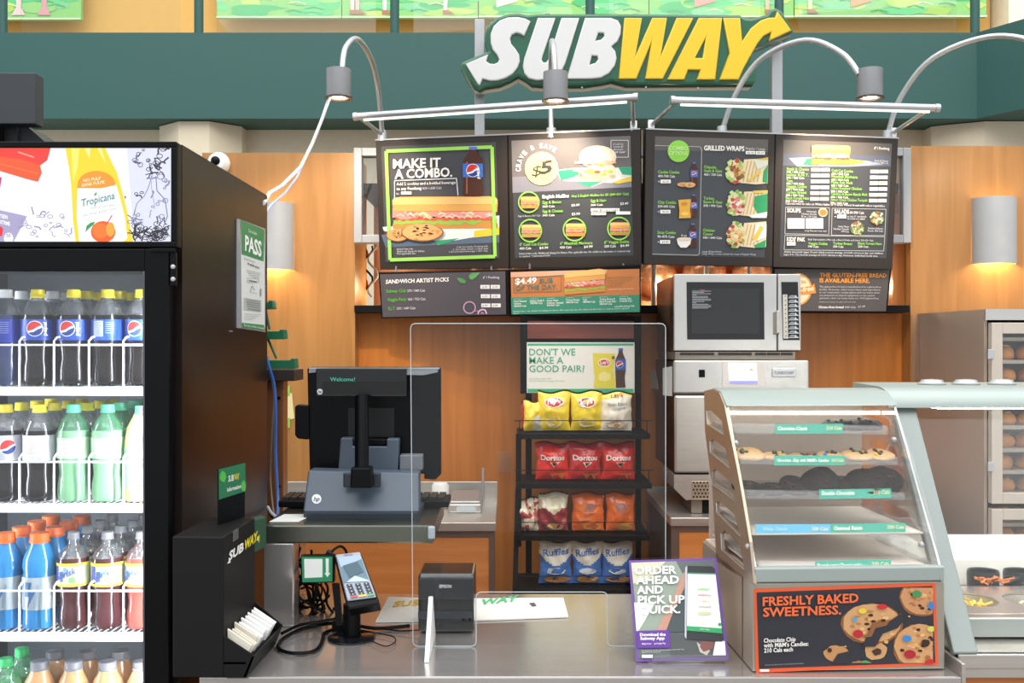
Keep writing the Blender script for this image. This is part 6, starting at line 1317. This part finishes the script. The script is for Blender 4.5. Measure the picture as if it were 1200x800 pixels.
# green information sign on the dispenser
t = thing('information_sign', 'small green and black information sign standing on the napkin dispenser', 'sign', tuple(P(270, 560, 2.17).xy)+(pn(0, 629).z,))
a_ = P(257, 549, 2.10); c_ = Vector((P(287, 541, 2.20).x, 2.20, a_.z)); nb = pn(0, 628.5).z+.0
MB().slab([a_, c_, Vector((c_.x, c_.y, nb)), Vector((a_.x, a_.y, nb))], (-.004, 0, 0)).build('holder', BLACK, t)
f_i = plane3(a_, c_, Vector((c_.x, c_.y, nb)), .0006); pr = Print(f_i, (240, 530, 7.27))
pr.poly([(116,142),(343,88),(345,330),(118,402)], '#23704a', 1); pr.text('SUB', 194, 250, 240, 238, 50, '#e9ece8', .03, 3); pr.text('WAY', 243, 237, 288, 224, 50, '#dfd03a', .03, 3)
pr.text('Information', 184, 335, 302, 302, 34, '#e6ece4', .03, 3); pr.circ(150, 205, 28, '#4fb04a', 2, 48, .15); pr.circ(325, 285, 20, '#4fb04a', 2, 46, .15); pr.build(t)
# small green card and leaflet box behind the dispenser
MBc = MB().slab([P(292, 612, 2.24), P(312, 606, 2.3), P(312, 640, 2.3), P(292, 650, 2.24)], (-.02, .03, 0)); tag(MBc.build('leaflet_box', mat('dark_leaf_green', '#2b4c38', .6)), 'small green leaflet box squeezed between the dispenser and the till stand', 'box')
b = MB().slab([(sx0+.008, 2.36, sz+.001), (sx0+.075, 2.36, sz+.001), (sx0+.09, 2.46, sz+.001), (sx0+.02, 2.46, sz+.001)], (0, 0, .002)); tag(b.build('paper_sheet', mat('loose_white_paper', '#d9dcd8', .7)), 'loose white paper on the left end of the till stand', 'paper')

# ------------------------------------------------------------------ card reader on its pole
t = thing('card_terminal', 'grey card payment terminal tilted on a black pole with a round base', 'card terminal', (P(412, 0, 2.24).x, 2.24, .9))
c0 = P(412, 748, 2.24); MB().lathe([(.052, .9005), (.052, .904), (.045, .907), (.001, .907)], (c0.x, 2.24, 0), 36).build('base', GB, t, smooth=True)
MB().lathe([(.019, .905), (.019, .975)], (c0.x, 2.245, 0), 24).build('pole', BLACK, t, smooth=True); MB().lathe([(.0195, .906), (.0215, .91)], (c0.x, 2.245, 0), 24).build('collar', MATT, t)
ta, tb, td = P(393.5, 651, 2.285), P(422, 647.5, 2.285), P(407.5, 705, 2.205); ft = plane3(ta, tb, td, .0006); tc_ = ft(441.5, 700.5)
MB().slab([ft(391,652), ft(423,648), ft(443.5,702), ft(443,707), ft(408,713), ft(405,706)], -ft.n*.034).build('holder', BLACK, t, bevel=.003)
rd = MB().slab([ta, tb, tc_, td], ft.n*.006).build('terminal_body', mat('silver_grey_plastic', '#9aa4b4', .35), t, bevel=.003)
f7 = plane_map(ta+ft.n*.0065, ft.n, .0006); pr = Print(f7, (380, 600, 5.71))
pr.poly([(92,305),(240,285),(300,455),(132,475)], '#5f7c8c', 1); pr.poly([(92,305),(240,285),(250,315),(180,345),(110,370)], '#9fb4c6', 2); pr.poly([(150,470),(205,425),(298,455),(300,462)], '#b9c9d4', 2); pr.poly([(125,360),(220,330),(265,400),(170,440)], '#3f5c6b', 3)
pr.text('VERIFONE', 132, 294, 188, 288, 7, '#3a414c', .03, 3)
for r in range(4):
    for c_ in range(3):
        x = 148+c_*57+r*8; y = 484+r*20-c_*5; pr.poly([(x,y),(x+38,y-3),(x+43,y+13),(x+5,y+17)], '#2f363f', 2); pr.circ(x+21, y+6, 5, '#aab4be', 3)
for c_, col in enumerate(('#c9505a', '#d9c04a', '#5faa5c')): x = 174+c_*57; pr.poly([(x,562-c_*6),(x+48,556-c_*6),(x+52,568-c_*6),(x+4,576-c_*6)], col, 3)
pr.build(rd)
# green arrow sign beside it
t2_ = thing('arrow_sign', 'small green sign with a blank white square and a down arrow beside the terminal', 'sign', (P(372, 0, 2.29).x, 2.29, .9))
MB().slab([P(352.5,651,2.28), P(391.5,650.5,2.28), P(391.5,682.5,2.28), P(353.5,683.5,2.28)], (0, .02, 0)).build('backing', BLACK, t2_, bevel=.002)
pr = Print(plane_map((0, 2.2795, 0), (0, -1, 0), .0005)); pr.poly([(353.5,652),(389.5,652),(389.5,681),(354.5,682)], '#1f8a5c', 1); pr.poly([(356.5,654.5),(378,654.5),(378,676),(357,677)], '#e4e8e4', 2); pr.poly([(381.7,654),(385.3,654),(385.3,671),(387.3,671),(383.8,676),(380.3,671),(382,671)], '#e4e8e4', 2); pr.build(t2_)
b = MB(); b.slab([P(389,684,2.29), P(397,684,2.29), P(401,733,2.27), P(394,733,2.27)], (0, .012, 0)); b.build('bracket', BLACK, t2_)
MB().box((P(388, 0, 2.28).x, 2.29, .9005), (P(402, 0, 2.28).x, 2.35, .925)).build('foot', BLACK, t2_)

# ------------------------------------------------------------------ clear acrylic screen
AY = 2.18
def rr(pts, r=.02):
    o = []; n = len(pts)
    for i in range(n):
        p = Vector(pts[i]); a = Vector(pts[i-1]); c = Vector(pts[(i+1) % n]); u = (a-p).normalized(); w = (c-p).normalized()
        for k in range(5):
            s_ = k/4; o.append(((p+u*r)*(1-s_)**2+p*2*s_*(1-s_)+(p+w*r)*s_**2)[:])
    return o
ap = [(P(x, y, AY).x, P(x, y, AY).z) for x, y in ((481,379),(780,379),(780,757),(712,757),(712,693.5),(558,693.5),(558,757),(484,757))]
rp = rr(ap, .012)
t = thing('acrylic_screen', 'clear upright acrylic screen with a notched bottom edge on the counter', 'screen', (P(630, 0, AY).x, AY, .9))
v_, f_ = curve_mesh([rp], .002); b = MB(); b.add([(a.x, AY+a.z, a.y) for a in v_], f_); b.build('sheet', ACR, t)
b = MB(); pth = [Vector((x, AY, z)) for x, z in rp]; pth.append(pth[0]); b.tube(pth, .001, 6); b.build('edge_highlight_tube', mat('polished_edge_highlight', '#b9c2c6', .2), t, smooth=True)  # pale tube stands in for the highlight along the sheet's edge
for px, yf_ in ((501, 2.07), (766, 2.178)):
    x = P(px, 0, 2.15).x; b = MB(); zt3 = P(0, 699, AY).z; b.slab([(x, 2.175 if px < 600 else 2.18, zt3), (x, 2.185, zt3), (x, 2.26, .901), (x, yf_, .901)], (.009, 0, 0)); b.build('foot', WHITE, t, bevel=.001)
# hanging tag on the wall behind and wall notes
tag(MB().box((P(583, 0, 4.47).x, 4.47, P(0, 553, 4.47).z), (P(599, 0, 4.47).x, 4.473, P(0, 528, 4.47).z)).build('wall_tag', HAZY), 'small translucent tag on the wood wall left of the chip rack', 'tag')

# ------------------------------------------------------------------ order ahead poster
po = thing('order_ahead_poster', 'purple-edged order ahead poster in a clear holder on the counter', 'poster', (P(797, 0, 2.12).x, 2.12, .9))
pa_, pb2, pd2 = P(737, 657, 2.155), P(839.4, 653.6, 2.155), P(745.4, 775, 2.07); fo = plane3(pa_, pb2, pd2, .0006); pc2 = fo(854.4, 773)
MB().slab([pa_, pb2, pc2, pd2], -fo.n*.003).build('board', mat('poster_board', '#5c3a8c', .4), po)
MB().slab([fo(742,654), fo(838,651), fo(838,653.5), fo(742,656.5)], -fo.n*.001).build('holder_top', ACR, po)
b = MB(); lo = fo(764, 776); l2 = fo(852, 774.5); b.slab([lo, l2, l2+Vector((0, .12, 0)), lo+Vector((0, .12, 0))], (0, 0, .002)); b.slab([lo, l2, l2+Vector((0, 0, .014)), lo+Vector((0, 0, .014))], (0, -.003, 0)); bo = b.build('holder_foot', HAZY, po)
pr = Print(fo, (720, 640, 5.0))
pr.poly([(85,83),(597,68),(672,665),(127,675)], '#6a459c', 1, 'poster'); pr.poly([(97,97),(583,82),(655,645),(140,657)], '#5b6462', 2, 'poster')
pr.poly([(97,97),(360,88),(420,200),(400,420),(330,500),(140,500)], '#8d9a8c', 3); pr.poly([(97,97),(300,90),(200,200),(110,220)], '#c9c8ae', 4); pr.poly([(115,330),(240,330),(140,497),(128,497)], '#dfe9e4', 4)
pr.poly([(400,160),(412,150),(412,230),(330,420),(300,500),(240,500),(330,330)], '#b98a78', 5); pr.poly([(330,420),(412,240),(412,500),(300,505)], '#3e4a4c', 5); pr.poly([(320,500),(600,560),(640,640),(330,645)], '#4b4f50', 4); pr.poly([(505,555),(585,560),(575,600),(520,618),(500,590)], '#7a4a46', 6); pr.poly([(590,560),(645,555),(652,640),(575,640)], '#e6ebf0', 6); pr.poly([(480,560),(500,575),(560,610),(540,640),(500,620)], '#b9b2a6', 5)
pr.poly([(412,130),(425,116),(570,120),(585,132),(638,545),(628,560),(420,545),(410,530)], '#23272c', 7, 'phone_picture'); pr.poly([(412,130),(420,118),(425,118),(420,545),(410,530)], '#b9bfc6', 8); pr.poly([(427,158),(590,162),(630,512),(424,495)], '#f7f9f7', 8); pr.poly([(427,156),(590,160),(591,167),(427,164)], '#3a8f70', 9); pr.poly([(424,468),(626,482),(630,512),(424,495)], '#28a05c', 9); pr.text('START ORDER', 498, 490, 556, 494, 6, '#d9f0e0', .02, 11)
pr.text('SUBWAY', 486, 260, 558, 262, 13, '#6fd04a', .04, 10); pr.text('SANDWICH', 486, 293, 562, 296, 10, '#d8404a', .03, 10); pr.text('COMBOS', 486, 326, 560, 330, 9, '#e8c07a', .02, 10); pr.text('WRAPS', 490, 362, 565, 366, 12, '#9a8f86', .02, 10); pr.circ(523, 395, 44, '#c9cfa4', 10, 11); pr.circ(614, 460, 10, '#2f9a5c', 10)
for i, (s_, xe_) in enumerate((('ORDER', 362), ('AHEAD', 376), ('AND', 282), ('PICK UP', 410), ('QUICK.', 384))): pr.text(s_, 118+i*6 if i else 116, 166+i*57.5, xe_, 162+i*57.5, 44, '#f6f6f4', .045, 10)
pr.poly([(130,497),(320,492),(325,595),(136,597)], '#5c2f94', 8); pr.text('Download the', 148, 528, 298, 526, 17, WH, .045, 10); pr.text('Subway App', 150, 550, 292, 548, 17, WH, .045, 10); pr.text('App Store', 168, 577, 215, 576, 9, WH, .01, 10); pr.text('Google Play', 245, 575, 298, 574, 9, WH, .01, 10); pr.poly([(160,570),(166,570),(166,577),(160,577)], WH, 10); pr.poly([(233,568),(241,573),(233,578)], WH, 10)
pr.text('Participating locations only. Offer for participating customers. See app for details. Terms', 158, 616, 405, 608, 7, '#d0d0d0', 0, 10); pr.text('apply. All prices exclude tax.', 158, 626, 270, 622, 7, '#d0d0d0', 0, 10); pr.rect(160, 637, 222, 655, '#f0f0ee', 10)
pr.build(po)

# ------------------------------------------------------------------ left side: wood post, shelf, green holders, cables, note
x0 = P(309, 0, 3.0).x; x1 = P(332, 0, 3.0).x; z1 = P(0, 446, 3.0).z
pst = thing('wood_post', 'brown wooden post with a dark top shelf beside the cooler', 'post', ((x0+x1)/2, 3.03, 0)); MB().box((x0, 3.0, 0), (x1, 3.06, z1)).build('post', wood('brown_post_wood', '#6e4428', '#85552f'), pst, bevel=.002)
MB().box((x0-.03, 2.97, z1), (P(347.5, 0, 3.0).x, 3.1, P(0, 433, 3.0).z)).build('shelf', mat('dark_walnut', '#2a211c', .5), pst, bevel=.002)
for y in (466, 570): MB().lathe([(.005, 0), (.004, .003)], P(327, y, 2.999), 10, M=Matrix.Rotation(PI/2, 4, 'X')).build('screw', MATT, pst)
zs = P(0, 433, 3.0).z
gh = thing('green_holder', 'green stepped plastic holder on the dark shelf beside the cooler', 'holder', (P(325, 0, 3.0).x, 3.0, zs))
for (xa, xb, ya, yb) in ((308, 346, 420, 432), (308, 333, 386, 397.5), (308, 320, 352, 362)):
    b = MB(); b.slab([P(xa,ya+2,2.99), P(xb-6,ya+2,2.99), P(xb-5,ya,2.99), P(xb-1,ya,2.99), P(xb,yb-1,2.99), P(xb-3,yb,2.99), P(xa,yb,2.99)], (0, .05, 0)); b.build('tray', GREEN, gh, bevel=.001)
for (p_, q2) in (((314,397),(324,420)), ((311,362),(316,386))): MB().tube([P(*p_, 3.01), P(*q2, 3.01)], .004, 6).build('strut', GREEN, gh)
def cable(name, pts, r, m, label, group=None):
    raw = [P(*p) for p in pts]; path = []
    for i in range(len(raw)-1):
        p0 = raw[max(i-1, 0)]; p1 = raw[i]; p2 = raw[i+1]; p3 = raw[min(i+2, len(raw)-1)]
        for j in range(6):
            u = j/6; path.append(.5*((2*p1)+(p2-p0)*u+(2*p0-5*p1+4*p2-p3)*u*u+(3*p1-p0-3*p2+p3)*u**3))
    path.append(raw[-1]); return tag(MB().tube(path, r, 8).build(name, m, smooth=True), label, 'cable', group)
cable('network_cable', [(312.5,418,2.93),(316,432,2.93),(321,450,2.94),(323,480,2.94),(323,530,2.94),(326,590,2.9),(325,605,2.8),(330,611,2.7)], .0045, mat('blue_cable', '#2f62b0', .4), 'blue network cable running down beside the wooden post')
cable('thin_cable', [(321,470,2.96),(318,520,2.96),(317,560,2.96),(320,594,2.9),(323,608,2.75)], .0025, mat('grey_thin_cable', '#6b6259', .5), 'thin grey cable beside the blue cable')
cable('power_cable', [(314,594,2.6),(319,602,2.5),(330,609,2.45),(345,612,2.44),(354,612,2.5)], .004, mat('grey_power_cable', '#b9bcc2', .4), 'pale grey cable bending into the left side of the till')
cable('power_cable', [(316,599,2.62),(322,607,2.55),(336,611.5,2.5),(356,611,2.52)], .005, BLACK, 'thick black cable bending into the left side of the till')
tn = thing('yellow_note', 'pale yellow note hung with green tape on the wood wall', 'note', P(339, 500, 4.39)); fwl = plane_map((0, 4.397, 0), (0, -1, 0), .001)
MB().slab([fwl(333,464), fwl(342,460), fwl(345,490), fwl(335,493)], (0, .001, 0)).build('paper', mat('yellow_paper', '#e0d49a', .7), tn)
MB().slab([fwl(336,453,1), fwl(340,451,1), fwl(340,463,1), fwl(337,464,1)], (0, .001, 0)).slab([fwl(337,490,1), fwl(340,489,1), fwl(340,501,1), fwl(337,502,1)], (0, .001, 0)).build('tape', mat('green_tape', '#8fc04a', .5), tn)
# cables lying on the counter
def ccab(pts, r, label, m=BLACK, n='counter_cable'):
    raw = []
    for x, y, h in pts:
        z = .9+h; Y = (CZ-z)*1200/(y-400); raw.append((x, y, Y))
    return cable(n, raw, r, m, label, 'black cables on the counter')
h = .006
ccab([(480,733,h),(440,736,h),(400,730,h+.01),(368,733,h),(350,738,h),(332,748,h),(326,758,h),(336,764,h),(356,765,h),(371,761,h),(378,750,h),(380,742,h),(392,737,h),(402,733,h+.008)], .004, 'thick black cable looping on the counter beside the dispenser')
ccab([(330,742,h+.01),(352,732,h+.012),(376,728,h+.014),(398,724,h+.02)], .0035, 'black cable lying between the dispenser and the terminal base', n='counter_cable')
ccab([(423,738,h),(444,742,h),(461,746,h),(463,752,h),(452,757,h),(438,752,h),(425,746,h)], .0013, 'thin black cable loop right of the terminal base')
ccab([(432,734,h),(452,737,h),(470,739,h),(492,738,h+.004)], .0016, 'thin black cable running from the terminal to the printer')
cable('hanging_loop_cable', [(384,656,2.30),(390,645,2.31),(398,640,2.32),(404,643,2.33),(406,650,2.33),(401,658,2.33)], .003, BLACK, 'black cable looping above the terminal top')
MB_ = MB().tube([P(380, 657, 2.31), P(387, 646, 2.305)], [.0055, .0075], 10); tag(MB_.build('cable_plug', mat('dark_plug', '#25282c', .4), smooth=True), 'short dark plug above the green arrow sign', 'plug')
random.seed(31)
for i in range(9):
    xa = random.uniform(348, 372); x_ = [xa+random.uniform(-8, 8)+k*random.uniform(2, 9) for k in range(6)]
    ys = [640+random.uniform(0, 20), 668+random.uniform(-8, 8), 690+random.uniform(-10, 6), 712+random.uniform(-6, 6), 722+random.uniform(-5, 6), 728]
    cable('tangled_cable', [(x_[k], ys[k], 2.42+.012*i-.02*k*0) for k in range(5)]+[(x_[5]+8, 716+i*1.2, 2.42+.012*i)], random.choice([.0022, .003, .0035]), BLACK, 'black cable in the tangle hanging under the till stand', 'tangled cables under the till stand')
for i in range(7):
    cx_ = 362+random.uniform(-8, 14); cy_2 = 700+random.uniform(-14, 14); rx_ = random.uniform(12, 26); ry_ = random.uniform(8, 20); a0 = random.uniform(0, 6)
    cable('tangled_cable', [(max(347, cx_+rx_*math.cos(a0+k*.8)), min(724, cy_2+ry_*math.sin(a0+k*.8)+k*1.5), 2.45+.012*i) for k in range(7)], random.choice([.0022, .0028, .0034]), BLACK, 'black cable in the tangle hanging under the till stand', 'tangled cables under the till stand')
